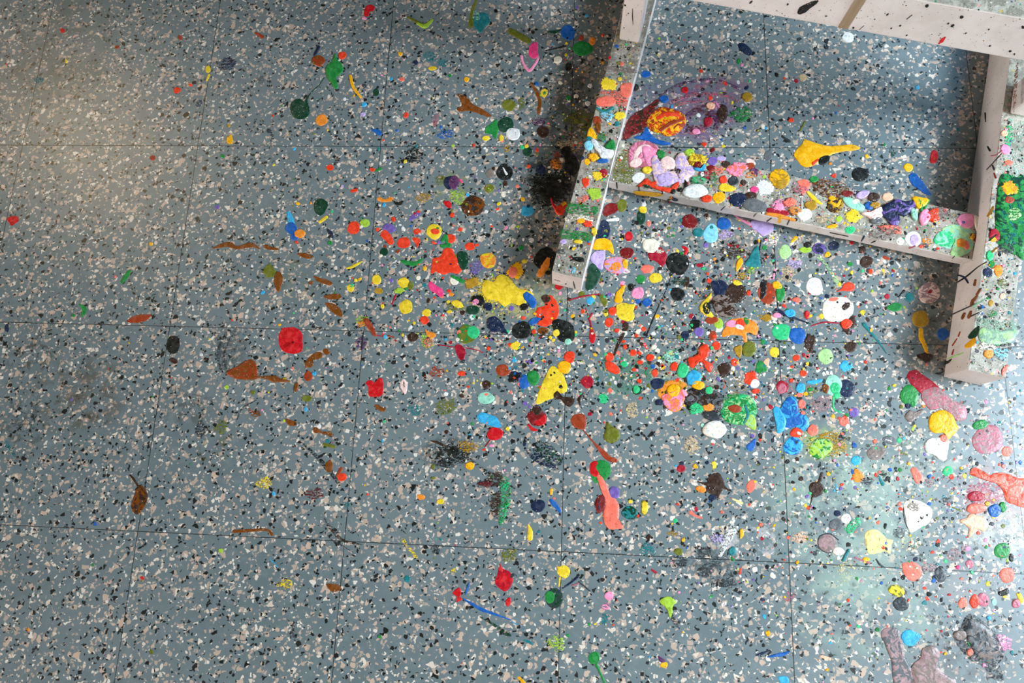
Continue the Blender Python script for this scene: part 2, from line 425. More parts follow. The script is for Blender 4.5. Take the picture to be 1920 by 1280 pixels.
FLOOR_MARKS = '''
# ---- worn dry smears first
WO violet/mauve 1185,170 1250,150 1345,145 1395,170 1370,240 1330,262 1270,255 1200,262 1180,220 | faint violet brush swirls on the floor between the easel legs | the violet brush swirls
DB maroon/mauve 1305,243,22,9,-10
DL mauve 5:7:3 1255,205 1280,193 1330,190
DL purple 5 1240,178 1270,160 1305,152 1345,150 1385,166
DL mauve 6:8:4 1262,190 1305,176 1360,180 1385,190
DL maroon/purple 8:20:10 1290,215 1320,205 1345,225 1342,240
WS yellow 940,562,62,34
DS yellow 925,545,38,24
WS greybrown 1358,578,30,28
WS charcoal 1335,560,28,22
WB mauve 1470,725,30,18
DS redgrey 1540,757,22,17
DS lime/green/yellow 1545,836,32,20
DS ochre 1560,832,28,22
WS cream 1895,985,32,26
WS cream 1880,1082,30,26
DS mauve 1845,925,36,22
WS paleyellow 1585,1070,22,20
WS paleyellow 1710,1020,20,16
WS ochre 1378,722,22,20
DS olive 1520,732,12,10
WS grey 1040,368,48,34
DS black 1032,352,42,34
DS black 850,850,30,20
S black 851,846,12,10
L darkbrown 3:5:2 838,838 822,830 808,826
DS black 835,868,16,8
DL black 8:4:7:3 868,852 905,878 930,893 965,915
DS ochre 877,837,19,12
DS black 775,290,17,15
WO grey 412,690 410,655 420,625 440,618 452,640 440,668 428,700
DL charcoal 4:6:3 413,692 409,660 421,628
DL charcoal 3:5:2 428,700 420,670 432,632
DL black 3:8:7 567,830 600,862 637,908
WS greybrown 140,715,26,30
WS greybrown 205,735,20,24
WS greybrown 145,745,16,26
WS charcoal 45,790,22,26
DL teal 7:5 12,830 26,855
DS navy 425,120,19,12
DB navy 373,194,8,5,-45
DS teal 72,150,9,6
DL darkbrown 3:7:5:2 608,972 622,992 642,1012 680,1021
DL charcoal 3:2 620,1010 662,1035
DO darkgreen/black/navy 1000,832 1020,826 1045,845 1056,858 1050,872 1024,870 1002,852
DL navy 4:9:10:4 984,842 1003,860 1030,872 1046,880
DS olive 835,762,22,14
DS olive 955,1040,15,15
DS teal 778,768,14,11
DS rust 820,697,16,9
DS maroon_ 590,925,16,11
DO green/emerald 935,890 955,900 958,935 950,965 938,985 932,950 938,920
DS darkbrown 928,898,20,14
DS darkbrown 930,945,10,26
DL greybrown 3 1410,1120 1422,1104 1438,1090
DS teal 1214,1030,16,12
DS charcoal 1275,1054,17,10
DS charcoal 1362,1092,20,10
DO charcoal 1302,1075 1325,1082 1345,1062 1354,1050 1340,1048 1318,1060
DS charcoal 1320,1035,15,10
DL white 12:16:8 1355,1020 1378,985 1350,1040
DS tan 1186,768,13,15
DS tan 1296,836,15,17
WS green 1190,703,40,26
DL green 3:5:3 1220,690 1250,665 1268,655
DS mint 1258,668,16,12
DS lime 858,370,15,14
DS olive 828,338,13,9
DS ochre 793,370,15,9
WS lime 1275,1130,5,4
DS yellow 495,905,17,10
DS green 1390,215,24,13
DS darkbrown 1375,470,22,16
WS darkbrown 1415,478,30,18
DS mauve 816,225,6,13
DS blue 835,252,15,9
DS teal 806,106,13,9
DS teal 830,118,10,8
DS lime 1044,1205,18,14
DS mauve 1480,1118,11,9
DS pink 1136,1137,9,7
DS teal 1134,1160,8,10
DS teal 1705,557,11,10
DS pink 1880,1205,18,16
DS pink 1340,198,11,8
DS lilac 1345,1010,14,9
DS olive 1085,220,32,12
DS olive 1110,245,24,18
DS tan 1070,272,24,14
DS lime 800,640,12,14
DS ochre 1262,1000,9,6
DS peach 1500,1008,14,12
DS charcoal 816,1030,9,8
DS rust 1045,290,9,8
DS purple 1010,228,14,8
DS cream 1450,445,10,14
DS lilac 1360,440,14,9
DL palegreen 8:5:9 1535,480 1555,505 1570,530
DS ochre 950,278,6,7
DS lime 678,600,12,9
DS orange 678,607,9,6
DS olive 855,575,18,8
DS brown 480,775,10,6
DS olive 415,800,12,14
DS charcoal 375,805,10,16
DL charcoal 4 375,820 392,800
DL charcoal 2:3:2 443,790 455,765 480,750
DL rust 3:2 461,757 478,780
DS grey 490,150,6,8
DS yellow 850,1070,6,5
DS yellow 535,1095,16,9
DL cyan 3 505,1045 520,1062
DL greybrown 3:2 225,645 255,660 290,682
DL charcoal 4:5:2 552,1165 549,1190 556,1195
DS teal 650,945,6,6
# ---- large blobs
O red 522,635 527,618 540,613 556,615 566,625 567,640 568,652 563,660 545,663 528,656 | large glossy round red paint blob on the left half of the floor | the big round red blob
+tip B red 532,618,4
O darkgreen 544,200 550,188 562,185 571,190 576,184 577,193 581,203 578,217 565,223 550,219 | round dark green blob with a thin tail reaching up to a brighter splat | the dark green blob with thin tail
+tail L darkgreen 4:2:2 575,186 585,172 598,160 608,146
O green 629,99 633,112 640,118 644,130 638,140 630,146 634,163 628,166 618,152 612,142 611,126 622,115 | bright green ragged splat up and to the right of the round dark green blob | the ragged bright green splat
O orangered 810,493 812,484 826,480 830,470 838,464 848,467 853,478 862,490 862,500 866,507 858,513 845,511 830,515 818,509 808,513 | large ragged orange-red splat left of the wide yellow patch | the large orange-red splat
O yellow 903,545 910,525 925,528 935,515 950,517 962,530 972,540 992,545 1000,552 985,556 988,565 975,573 958,568 945,575 930,562 915,562 | widest flat yellow paint patch, left of the end of the first easel runner | the wide flat yellow patch
O orangered 1003,590 1008,577 1022,572 1020,558 1032,553 1040,560 1047,573 1047,590 1038,603 1025,612 1008,608 1012,598 | orange-red splat with a dark dot, just below the wide flat yellow patch | the orange-red splat with dark dot
B darkbrown 1024,560,9,8
O black 1035,600 1048,598 1065,603 1076,614 1078,632 1068,641 1052,640 1042,628 1036,612 | broken black disc crossed by a tile seam, below the end of the first easel runner | the black disc on the seam
O yellow 1005,751 1010,735 1018,715 1025,700 1034,686 1045,690 1056,702 1063,722 1061,735 1048,738 1040,745 1022,752 1008,758 | thick mustard yellow ragged patch in the middle of the floor | the ragged mustard patch
B darkbrown/brown 887,386,21,20 | large round dark brown disc of paint with chipped surface | the large dark brown disc
O black 1000,490 1010,470 1025,463 1038,470 1046,485 1042,505 1030,515 1018,510 | dark greenish-black splat touching the left side of the first easel runner | the greenish-black splat
O black 1050,285 1057,275 1068,275 1074,288 1083,298 1086,315 1078,328 1065,327 1055,315 1060,300 | dense black splat with pale rim left of the first easel runner | the dense black splat
S black 1030,352,26,20
O black 1005,345 1020,336 1040,338 1050,352 1046,368 1035,385 1020,380 1012,368
O navy 913,606 916,596 928,593 940,602 947,615 953,626 938,622 920,621
B black 978,619,18,17
O black 1248,492 1254,478 1270,473 1286,478 1292,490 1290,504 1280,515 1266,514 1256,508 | big black blob with a long thin line trailing down from it | the black blob with thin line
+tail L black 2:2:3:4 1261,512 1247,548 1228,590 1213,627
O orange 1366,600 1385,596 1402,598 1415,603 1422,615 1418,628 1406,624 1400,626 1401,640 1395,641 1391,630 1370,628 1356,632 1353,625 1360,612 | bright orange-yellow patch with dripping lower edge and pink centre | the dripping orange-yellow patch
B pink 1372,607,12,7
B green 1399,602,5,8,-25
B orangered 1388,607,10,9
B white 1386,613,9,5,20
B lime 1347,606,9,10
B rust 1335,600,13,7
O navy 1333,530 1345,525 1358,527 1366,537 1362,550 1350,555 1346,562 1338,548
O yellow 1330,553 1334,548 1333,560 1322,566 1317,577 1320,588 1336,590 1338,596 1328,594 1314,584 1313,572
B black 1325,578,9,12
B darkbrown 1380,549,19,19
O greybrown/darkbrown 1335,560 1350,552 1368,558 1378,572 1382,590 1368,596 1350,592 1340,580
O yellow 1373,530 1378,524 1386,527 1392,533 1380,536
O cream 1542,586 1544,570 1553,559 1570,556 1587,558 1598,568 1601,580 1594,594 1578,602 1560,603 1547,598 | large cream-white disc with an orange spot hanging at its lower edge | the large cream disc
+mark B salmon 1563,561,10,4,-10
+mark B darkbrown 1586,574,10,6,-35
O darkbrown 1574,605 1590,600 1600,590 1604,600 1606,612 1594,617 1591,628 1582,620
B orangered 1587,607,11,10
+line L crimson 2:3:2 1520,611 1545,604 1575,606
B white 1527,537,16,17 | milky white round paint disc right of the centre below the crossbar | the milky white disc
B rust 1438,550,17,20
+stripe L black 12:14:8 1432,531 1431,548 1428,558
B green 1463,550,9,15
B mustard 1457,535,10,7,20
B emerald 1465,622,17,16 | smooth emerald green round splat touching a blue one | the emerald round splat
B blue 1495,629,15,17,-20 | blue oval splat overlapping the right edge of the emerald green one | the blue oval beside it
S darkbrown 1519,643,12,16
B palegreen 1548,668,15,14 | pale lime-green disc with tiny spots below the blue oval splat | the pale lime disc
B navy 1588,728,14,18,-12
B mint 1562,722,17,19
B emerald 1566,728,10,12
B brown_ 1548,728,7,9
O blue/cyan 1470,752 1478,744 1490,744 1496,756 1497,772 1512,780 1518,790 1515,803 1505,808 1492,800 1478,803 1465,795 1462,770 | large speckled bright blue patch with ragged edge on the right | the large blue patch
O cyan 1449,768 1458,762 1468,775 1474,790 1470,806 1458,812 1455,795
B cyan/blue 1487,836,18,17 | round sky-blue splat under the large speckled blue patch | the round sky-blue splat
B orangered 1493,811,12,9
B white 1498,812,6,6
B emerald/palegreen/green 1385,768,34,30
DB green 1375,762,28,24
O lime/palegreen 1395,790 1408,775 1418,790 1415,806 1400,798 | light green swirled patch right of the black marbled smear | the light green swirl
L teal 5:7:5 1397,760 1402,778 1395,793
B rust 1378,766,13,8,10
O black/darkbrown/grey 1283,738 1295,728 1312,726 1330,730 1348,735 1356,745 1355,765 1342,775 1322,772 1300,772 1285,762 | glossy black marbled smear between a pink patch and a green swirl | the black marbled smear
O orange/ochre 1235,722 1250,714 1268,712 1285,718 1288,728 1275,738 1255,740 1240,748 1233,738
O pink/salmon/orange 1243,740 1258,734 1278,728 1290,738 1282,752 1276,768 1262,772 1248,762 1240,750 | pink wrinkled patch attached to an orange one, left of the black marbled smear | the pink wrinkled patch
O lime/green/palegreen 1518,850 1520,832 1535,822 1555,826 1562,840 1550,852 1535,860
B mustard 1263,732,12,13
B grey 1294,747,8,6
S emerald 1305,766,15,10
S orange 1328,764,11,8
B charcoal 1335,780,18,9,15
L darkgreen 2 1333,790 1355,775
B white/cream 1340,805,22,17,10 | thick chalky white splat with cracks, under the black marbled smear | the chalky white splat
B mint 1317,797,5
O crimson 1700,706 1706,696 1718,693 1730,702 1745,712 1760,726 1762,738 1748,742 1728,738 1710,722 | bright red upper end of a long smear beside the foot of the second runner | the red smear by the right foot
O mauve/redgrey 1728,735 1750,725 1770,735 1785,750 1805,758 1813,770 1810,785 1796,790 1782,778 1765,765 1745,768 1730,752 | mauve lower end of the long smear running down from the bright red part | the mauve smear
DO redgrey 1735,738 1756,732 1780,745 1808,762 1806,784 1790,782 1760,762 1738,758
B green 1705,741,18,19 | round mid-green disc to the left of the red smear | the round mid-green disc
+nub B green 1712,757,6
O mustard 1741,790 1746,777 1760,769 1774,770 1787,780 1792,792 1796,804 1788,814 1777,825 1770,812 1755,812 1744,806 | golden yellow round splat between the mauve smear and a white blob | the golden yellow round splat
O white 1733,836 1738,825 1752,819 1768,822 1778,832 1777,845 1772,862 1762,861 1752,853 1738,848 | smooth white blob under the golden yellow round splat | the smooth white blob
B salmon 1769,822,9,7,30
B mauve/redgrey 1852,824,29,28 | biggest mauve-pink disc, close to the right edge of the picture | the big mauve-pink disc
B green 1838,796,15,9,-15 | green leaf-shaped splat on the upper edge of the big mauve-pink disc
B salmon 1888,846,10,10
O salmon/orangered 1818,888 1824,876 1838,880 1850,892 1868,886 1890,888 1908,896 1930,900 1930,950 1900,945 1886,938 1880,918 1866,905 1848,900 1832,894 | large glossy salmon-red spill at the right edge of the picture | the salmon-red spill
B salmon 1903,920,16,13
B crimson_ 1830,930,16,10
O peach 1799,976 1812,970 1820,962 1832,966 1846,970 1853,985 1845,996 1832,992 1824,1002 1815,1008 1817,992 1810,984 | salmon-orange star-shaped splat left of the cream patch near the right edge | the salmon-orange star
B salmon 1830,953,18,10
B blue 1865,957,13,12
B green 1880,950,7,10
B mustard 1851,944,6,5
O cream 1694,948 1700,938 1715,936 1735,944 1746,953 1748,965 1742,980 1728,988 1708,998 1700,985 1697,968 | white dome-shaped blob with a dark outline, in the lower right | the white dome-shaped blob
+rim L charcoal 2 1709,997 1700,985 1694,960 1699,944 1712,937
+patch DB greybrown 1713,950,13,9
O paleyellow 1621,1003 1630,993 1644,993 1655,1001 1663,1010 1674,1012 1672,1022 1669,1038 1660,1033 1645,1037 1630,1038 1624,1025 | smooth pale yellow lobed patch in the lower right | the pale yellow lobed patch
B redgrey/greybrown 1551,1018,18,17
+ring L charcoal 2 1566,1030 1553,1036 1537,1028 1534,1012 1542,1002 1558,1001 1572,1012
B cream 1572,1033,11,8
O salmon 1691,1057 1700,1054 1712,1053 1724,1060 1729,1072 1724,1084 1711,1089 1699,1082 1693,1070 | coral-pink drop with a fine dark stem, lying on a tile seam | the coral-pink drop on the seam
+stem L charcoal 2 1712,1091 1713,1098 1714,1106
B charcoal/grey 1763,1077,11,15
B olive/yellow 1681,1107,17,10,20
+gloss L yellow 6 1672,1100 1690,1106
B charcoal 1689,1132,15,13
O cyan 1690,1196 1692,1185 1704,1180 1716,1184 1727,1191 1722,1200 1712,1210 1699,1209 | smooth sky-blue drop with a pointed side near the bottom right corner | the pointed sky-blue drop
O redgrey/grey 1652,1188 1660,1177 1682,1178 1690,1195 1695,1225 1710,1255 1730,1290 1680,1292 1672,1240 1660,1210 | long dusty mauve strip running off the bottom edge of the picture | the long mauve strip
O redgrey/greybrown 1712,1270 1708,1250 1725,1232 1730,1215 1748,1210 1762,1222 1757,1245 1770,1262 1790,1275 1795,1295 1715,1295 | second dusty mauve slab with a thin cream line, right of the long strip | the dusty mauve slab
+crack L cream 2 1745,1250 1755,1260 1763,1275
DO grey/charcoal 1788,1192 1800,1180 1808,1160 1820,1150 1845,1165 1862,1182 1878,1210 1882,1230 1874,1245 1882,1275 1862,1272 1845,1250 1818,1236 1800,1215 | lumpy dark grey patch like crushed stone in the bottom right corner | the lumpy grey patch
O grey/charcoal/greybrown 1808,1180 1815,1160 1840,1166 1860,1185 1872,1212 1866,1232 1840,1235 1822,1215
B greybrown 1800,1190,12,10
B green 1817,1206,6,6
B salmon 1818,1222,6,7
B pink 1845,1247,5,3,20
B green 1879,1032,15,15
B black 1896,1045,5,8
B salmon 1888,1078,15,14
O black 1871,1110 1880,1106 1890,1103 1891,1112 1882,1117 1873,1115
B salmon 1805,1130,9,10
B mauve 1843,1124,12,13
B orangered 1827,1127,9,13,10
O darkbrown 1516,915 1520,906 1530,903 1540,906 1545,916 1540,927 1527,932 1520,926 | dark brown drop with a thin tail and a green dot at its side | the dark brown drop with green dot
+tail L darkbrown 5:2:1.5 1524,930 1521,940 1517,955
+tip L darkbrown 6:7 1536,905 1541,888
B green 1548,920,5,6
O darkbrown 1324,915 1328,895 1338,887 1350,888 1358,903 1358,915 1350,926 1346,938 1338,928 1325,922 | spiky dark brown splat with two short arms in the lower middle | the spiky dark brown splat
+arm L darkbrown 6:2 1327,908 1308,903
+arm L darkbrown 6:2 1355,912 1372,921
B orange 1314,917,10,6,15
B navy 1336,932,8,6
O green 1108,888 1112,868 1128,862 1142,868 1146,882 1140,895 1128,903 1114,904 | round bright green blob with a red cap and a long salmon tail
O red 1106,880 1108,868 1116,863 1121,868 1117,876 1124,888 1117,894 1109,890
O salmon 1118,890 1128,892 1135,905 1142,920 1150,930 1160,945 1161,965 1160,978 1170,988 1155,992 1140,990 1132,975 1132,955 1135,940 1128,920 | long salmon-orange tail dripping down from the green and red blob | the long salmon tail
B violet 1152,923,10,12
B darkred 1126,944,10,17,10
+stripe L navy 4 1124,955 1123,942 1130,930
B teal/darkgreen 1181,961,15,13
B orangered 1196,967,4
O red/crimson 936,1062 944,1066 956,1072 962,1085 957,1100 948,1108 938,1104 928,1092 932,1078 | ragged bright red splat low in the left centre | the ragged red splat
+tip L red 3:5 938,1058 941,1070
B red 953,1128,5,9,10
B darkgreen/charcoal 1039,1121,18,18 | round dark green blob lying on the vertical seam near the bottom | the round dark green seam blob
+half B green 1031,1119,9,13
B yellow 1057,1071,12,12
L yellow 3 1050,1082 1048,1098
L navy 5:4:3 1083,1081 1070,1092 1055,1102
L mauve 3 1073,1097 1084,1094
L charcoal 2:3:2 1085,1090 1095,1098 1107,1108
O red 848,1112 861,1101 865,1112 862,1120 867,1123 855,1129 858,1119 | small red fish-shaped splat at the head of a blue streak | the red fish-shaped splat
L blue 2:5:7:4:2 868,1122 885,1132 905,1143 930,1152 958,1162
DL darkgreen 2:5:9:6 900,1156 925,1170 945,1185 956,1191
L blue 3:4:2 880,1093 876,1104 873,1114
DL cyan 2 960,1165 985,1180
L teal 3:5:2 983,1200 992,1203 1000,1208
O lime 1236,1128 1248,1118 1258,1119 1268,1128 1262,1136 1261,1150 1256,1158 1250,1140 | lime-green fan-shaped leaf of paint with a dark tail near the bottom | the lime fan-shaped splat
+tail DL charcoal 6:9:2 1258,1150 1266,1165 1274,1178
B green 1114,1233,11,12 | green drop with a tail running off the bottom edge | the green drop at the bottom
+tail L green 6:4:5 1118,1245 1126,1262 1136,1284
B pink 1142,1117,8,9
+line L crimson 2 1144,1110 1145,1122
B navy 1009,948,14,12
L blue 7:9:6:4 1033,938 1040,946 1050,958
L mustard 6:4 1034,918 1033,926
L yellow 11:8:3 994,1008 994,995 991,984
DL yellow 7:5:8 756,1012 765,1025 780,1043
B green 712,1193,5,6
O darkbrown/brown 258,910 266,910 276,922 277,935 270,952 260,963 250,962 246,948 251,930 | slim dark brown drop hanging beside the leftmost seam in the lower left | the slim dark brown drop
+tip L darkbrown 4:6:4 244,891 250,898 258,910
L brown 6:6:5:7 438,996 470,994 500,993 509,1001
B blue 179,982,5,5
B lime 414,1032,5,5
B orange 53,1180,4
B olive 284,1221,6,6
B teal 763,1085,6,7
L brown 5:15:11 614,1096 624,1101 634,1102
B red 267,1083,4,6
B cyan 513,925,5,6
L brown 5:11:9 536,787 544,792 552,794
O brown 586,806 591,800 600,805 608,811 620,809 623,818 612,815 600,812 589,811 | bone-shaped brown mark right of the long black scratch | the bone-shaped brown mark
L olive 6:7 608,833 626,837
B brown 617,874,7,12
B orangered 641,894,9,8
L rust 4:6 632,892 640,878
O brown/rust 424,700 432,692 447,686 460,676 473,674 481,684 483,700 482,710 460,712 440,709 | brown arrow-shaped smear in the left of the floor | the brown arrow-shaped smear
+tail L brown 5:5:13:6:3 480,707 495,707 513,710 528,713 543,714
B ochre 533,710,5,4
O black 312,648 316,633 324,629 335,634 337,650 330,662 320,663 313,657 | dark red-brown oval ring on the second vertical seam from the left | the dark oval ring
B darkbrown 325,676,9,5,20
L brown 2:10:7:9:2 399,465 427,458 445,464 470,459 487,466
L brown 8:7:3 498,462 508,465 521,467
L rust 5:14:12:4 240,602 256,598 272,595 282,591
L green 6:9:7 243,508 236,518 229,528
L green 4:9:5 150,571 158,580 154,592
B green 138,591,4
O red 13,410 22,405 33,406 35,414 27,420 22,423 17,417 | small red triangular splat at the far left edge | the red triangle at far left
S olive 505,509,13,12
O brown 517,511 524,509 530,518 529,532 523,548 517,540 514,525
L cyan_ 6:12:10 541,398 545,412 548,425
B blue 546,428,11,12
B blue 552,445,8,6
B orange 562,438,11,8
B orangered 556,454,4
B brown 572,479,14,5,12
O brown 588,517 598,520 612,524 623,530 620,535 605,531 594,527
B brown 583,530,5,4
O brown 609,554 622,551 637,551 640,558 628,561 611,560
O brown 609,568 622,568 634,575 643,588 640,594 630,590 618,580
L yellow 3:5:5:2 650,503 660,500 670,495 679,490
B orangered 663,427,12,12 | medium round orange-red splat touching a small lime one, above left of centre | the round orange-red splat
B lime 684,418,9,8
B yellow 706,524,9,9
B yellow 667,525,4,5
B yellow 657,540,7,7
B green 619,455,5,5
L navy 4:6:3 614,430 621,437 624,445
O darkgreen 589,380 597,372 608,374 615,382 612,393 605,403 594,402 589,392
B orange 583,381,3,6
L yellow 6 612,407 600,416
B lilac 642,349,3
L orangered 6 660,358 668,356
O brown 572,690 574,676 582,668 592,660 603,661 604,669 596,673 586,675 588,684 578,687
B brown 612,659,7,6,30
B brown 580,682,8,7
B rust 578,705,8,10
B cyan 589,700,5,6
B cyan 573,767,5,5
L brown 4:9:4 557,718 556,726 554,733
O olive 565,745 575,740 585,745 582,752 570,752
B cyan 493,548,5,5
B olive 474,735,5,5
B mustard 283,457,4,4
B yellow 91,115,0.1,0.1
B red 117,57,5,5
B rust 338,70,6,5
B rust 220,88,4,5
B orangered 332,169,7,6
B orangered 357,159,4,4
B rust 286,296,6,3
B yellow 390,130,5,7
L yellow 4 392,140 388,150
S mustard 431,262,7,8
B ochre 429,235,4,4
B yellow 124,115,4,3
B navy 13,615,4,8
O red 682,25 686,12 694,9 702,12 701,20 694,22 691,30 684,30
B pink 683,34,5,5
L rust 5:7 480,62 492,69
L olive 4:6:6:4 765,32 780,40 795,47 808,38
L lime 5:8:5 783,44 797,49 810,38
L olive 5:7:9 893,2 886,20 882,48
O teal 888,35 900,24 915,28 919,42 908,52 900,62 890,50 | ragged teal splat near the top edge of the floor | the ragged teal splat
DS mint 893,30,8,10
L olive 11:12:12 957,58 972,66 990,76
B blue 1065,61,14,14
L darkgreen 3:6:4 1027,59 1040,60 1052,56
B green 1093,91,20,13
L black 2:3 1023,95 1060,87
B orange 1111,77,6,8
B rust 1090,71,6,5
B orangered 1130,66,4,4
O hotpink 992,92 996,82 1004,78 1009,85 1008,97 1010,105 1000,110 992,104 | hot pink splat with a looping pink ring below it | the hot pink splat
+ring L pink 5:4:6:5 978,105 981,118 992,132 1002,122 1009,110
B brown/rust 597,114,12,11
L navy 6:4 598,88 590,104
B orangered 642,104,8,7
B orange 603,225,11,11
L mustard 5:6:4 657,142 662,162 676,182
B darkgreen 705,173,6,7
B cyan 683,196,6,6
B lilac 681,214,6,6
L blue 4:9:9 698,244 706,246 712,250
B orangered 761,216,6,6
B navy 779,118,6,5
B mustard 751,101,5,4
B black 758,107,5,4
B yellow 811,128,8,4
B mustard 875,149,6,5
O brown 857,176 868,178 878,185 888,196 905,205 922,217 915,219 895,212 878,208 862,210 857,203 866,198 862,186 | brown lizard-shaped streak above right of centre | the lizard-shaped brown streak
B olive 954,197,13,11
DS olive 978,194,8,11
O green 910,240 920,232 930,224 936,235 933,250 929,262 922,252 912,250
B darkgreen 948,234,16,14
B yellow 911,259,7,5
B yellow 940,259,4,7
B white 962,251,13,12
L brown 4:6:7:6 995,156 1006,172 1012,190 1010,212
B yellow 1020,174,7,8
+centre B green 1021,175,3,4
B blue 1007,158,5,4
B darkbrown 1018,247,12,11
B cream 1046,112,8,7
B black 1066,125,7,8
B darkgreen 989,284,9,9
B emerald 979,276,5,5
B yellow 987,274,5,3
B orangered 619,314,7,6
DL darkbrown 6:8 628,307 634,298
B orangered 698,318,6,6
L green 4:5 704,320 714,316
B navy 843,342,11,13
B purple 851,342,10,13
L hotpink 4 862,337 866,341
B black 946,323,15,16
+centre L white 3:5 943,314 950,327
B olive 917,353,9,9
+swirl L lime 2:3 911,350 920,356
B darkbrown 948,344,6,5
B greybrown 919,325,8,9
B orangered 991,312,4,5
DS orange 1043,308,12,11
B navy 1014,318,10,9
L orange 8:6:9 711,373 722,376 733,373
B cyan 720,384,5,4
O black 735,374 745,380 756,376 753,384 742,384
O red 832,378 840,376 846,381 845,390 836,387
B cyan 989,395,12,11
B yellow 935,382,5,6
B cyan 877,365,4,4
L red 4:5:8:5 1033,372 1038,385 1050,398 1062,385
B orangered 1050,394,9,10
B mustard 1058,383,6,6
B orangered 848,403,5,5
O violet 767,409 776,400 785,396 789,401 780,408 770,414
B orangered 785,397,4,4
B violet 729,428,12,9
O orangered 715,436 722,430 730,437 737,448 738,456 730,459 722,450 714,443
B orangered 708,430,4,4
B orangered 738,411,5,4
B rust 746,471,5,5
B orangered 757,455,12,11
B orangered 782,434,7,6
O orangered 773,446 782,445 788,450 785,460 783,466 778,456
B yellow 814,434,15,14
+centre B orangered 816,434,9,6
B orangered 845,447,9,9
L green 6:9:6 828,452 836,443 838,455
L green 7:9 828,461 842,460
B violet 824,454,4,4
B orangered 813,455,5,5
B darkgreen 720,472,8,8
B rust 722,462,4
L green 5:9:9:5 753,489 765,493 780,494 791,486
B orangered 881,462,9,8
B orangered 894,459,4,3
B orangered 863,430,5,5
O darkgreen 856,478 865,470 876,475 878,492 872,505 862,502
DS violet 893,500,12,14
B orange/yellow 915,488,15,15
B darkgreen 770,472,0.1,0.1
B greybrown 951,455,6,5
B green 977,465,6,6
B lime 971,425,4,4
S yellow 983,490,5
S mustard 967,508,16,14
+centre B salmon 962,510,9,11
L orange 8:17:11 1028,485 1022,500 1012,515
B yellow 706,524,0.1,0.1
B yellow 757,530,11,10
B olive 770,535,6,8
S lime 749,545,9,6
B ochre 710,545,8,6
O hotpink 804,531 809,528 818,535 829,542 832,555 826,557 817,550 806,543
B orange 846,551,6,5
B orangered 842,545,4,4
B cream 852,526,9,8
L green 6:8:4 848,518 862,525 874,530
S ochre 885,530,14,10
B yellow 761,575,13,13
O yellow 846,566 855,562 866,568 868,576 858,577 850,573
B yellow 840,566,4,4
B yellow 800,586,9,7
B orangered 796,600,9,8
L crimson 3:4 735,570 742,553
B yellow 717,574,5,4
B yellow 843,584,6,5
S black 897,563,14,10
B pink 892,566,7,6
B darkgreen 887,581,12,9
B navy 915,575,9,8
O blue 980,552 987,546 996,551 1004,562 1005,573 997,578 990,568 983,562
B black 983,575,8,7
B violet 959,578,6,5
B olive/green 876,626,19,18
+centre B emerald 887,623,12,12
B brown 1018,620,10,7
B mustard 1003,588,4,4
O blue 991,602 999,596 1014,596 1008,604 998,610 992,607
B orangered 981,596,5,4
B orangered 1000,622,5,5
B yellow 1043,624,7,7
B yellow 1032,632,5,4
B mint 1065,640,7,6
S yellow 966,648,10,8
B orangered 916,653,5,5
O rust 681,598 688,596 697,606 704,622 706,630 700,629 692,618 684,606
DB purple 677,643,11,12
L black 1.5 680,628 678,655
B darkbrown 774,632,10,9
O orange 797,617 805,622 815,624 817,630 808,634 800,628
DS salmon 803,642,10,9
O crimson 852,650 858,645 867,648 873,658 871,672 865,676 858,668 | crimson oval with thin red lines on both sides, left of centre | the crimson oval
+line L crimson 2 820,646 835,648 852,651
+line L crimson 2 873,652 890,655 906,661
L crimson 2 705,628 720,631
B cyan 722,631,5,4
L rust 3 728,629 738,632
B crimson 742,638,3
O red 686,717 695,712 703,716 710,709 717,710 719,724 717,740 705,744 692,742 691,728 | chunky square red blob right of the second vertical seam | the square red blob
O palepink 750,720 756,710 763,716 764,728 760,739 754,732
+centre L darkbrown 3 757,714 758,726
O brown 702,760 709,758 716,763 724,766 722,771 711,770
B orangered 866,700,8,5
B rust 943,694,14,11
B black 965,706,12,10
O blue 973,720 978,705 985,701 992,710 990,725 978,729
B green 1000,708,12,14
B darkbrown 912,721,9,8
B darkbrown 866,742,6,6
B mint 911,746,15,12
B violet 984,756,6,5
O cyan 894,780 903,773 915,776 930,782 940,797 932,802 915,796 900,791 | cyan oblong smear with a red splat hanging under it | the cyan oblong smear
B red 928,813,16,12
+tail L crimson 2 919,825 915,830 910,837
B yellow 952,803,5,5
B darkred 1007,783,18,16
+gloss O red 1001,790 1010,786 1022,776 1024,790 1015,797 1005,796
+cap B darkbrown 1007,769,9,10
L red 4:7:3 991,796 998,804 1008,806
B mustard 1058,688,13,12
B orangered 1068,669,11,11
O darkbrown 1037,740 1044,732 1050,738 1048,746 1060,744 1075,745 1078,752 1068,763 1058,756 1050,748 1040,748
B crimson 1101,716,12,12
B emerald 1131,747,10,9
L darkbrown 3:6:3 1093,738 1086,748 1088,759
O rust 1070,790 1074,779 1088,775 1098,780 1099,792 1096,804 1084,804 1075,798 | round rust-red blob with a long diagonal rust tail | the rust-red blob with tail
+tail L rust 2:3:9:10:3 1094,806 1112,828 1128,845 1140,858 1156,865
B rust 1150,862,8,5,20
O olive 1138,790 1148,799 1160,806 1162,820 1152,830 1138,828 1132,818 1136,806
B mustard 881,873,8,8
B olive 812,875,5,4
B olive 812,896,5,5
O orange 782,928 790,926 797,931 794,936 785,936
B yellow 826,940,7,5
S maroon_ 910,907,12,6
B orangered 1143,669,8,9
B orangered 1148,689,16,9,35
B orangered 1187,661,7,6
B orangered 1199,662,5,5
B orangered 1219,670,8,7
B orangered 1200,679,6,5
B orangered 1199,714,5,5
B orangered 1189,693,4,4
B orangered 1228,699,6,8
B orangered 1209,656,0.1,0.1
B emerald 1170,682,7,6
B orangered 1264,687,7,9
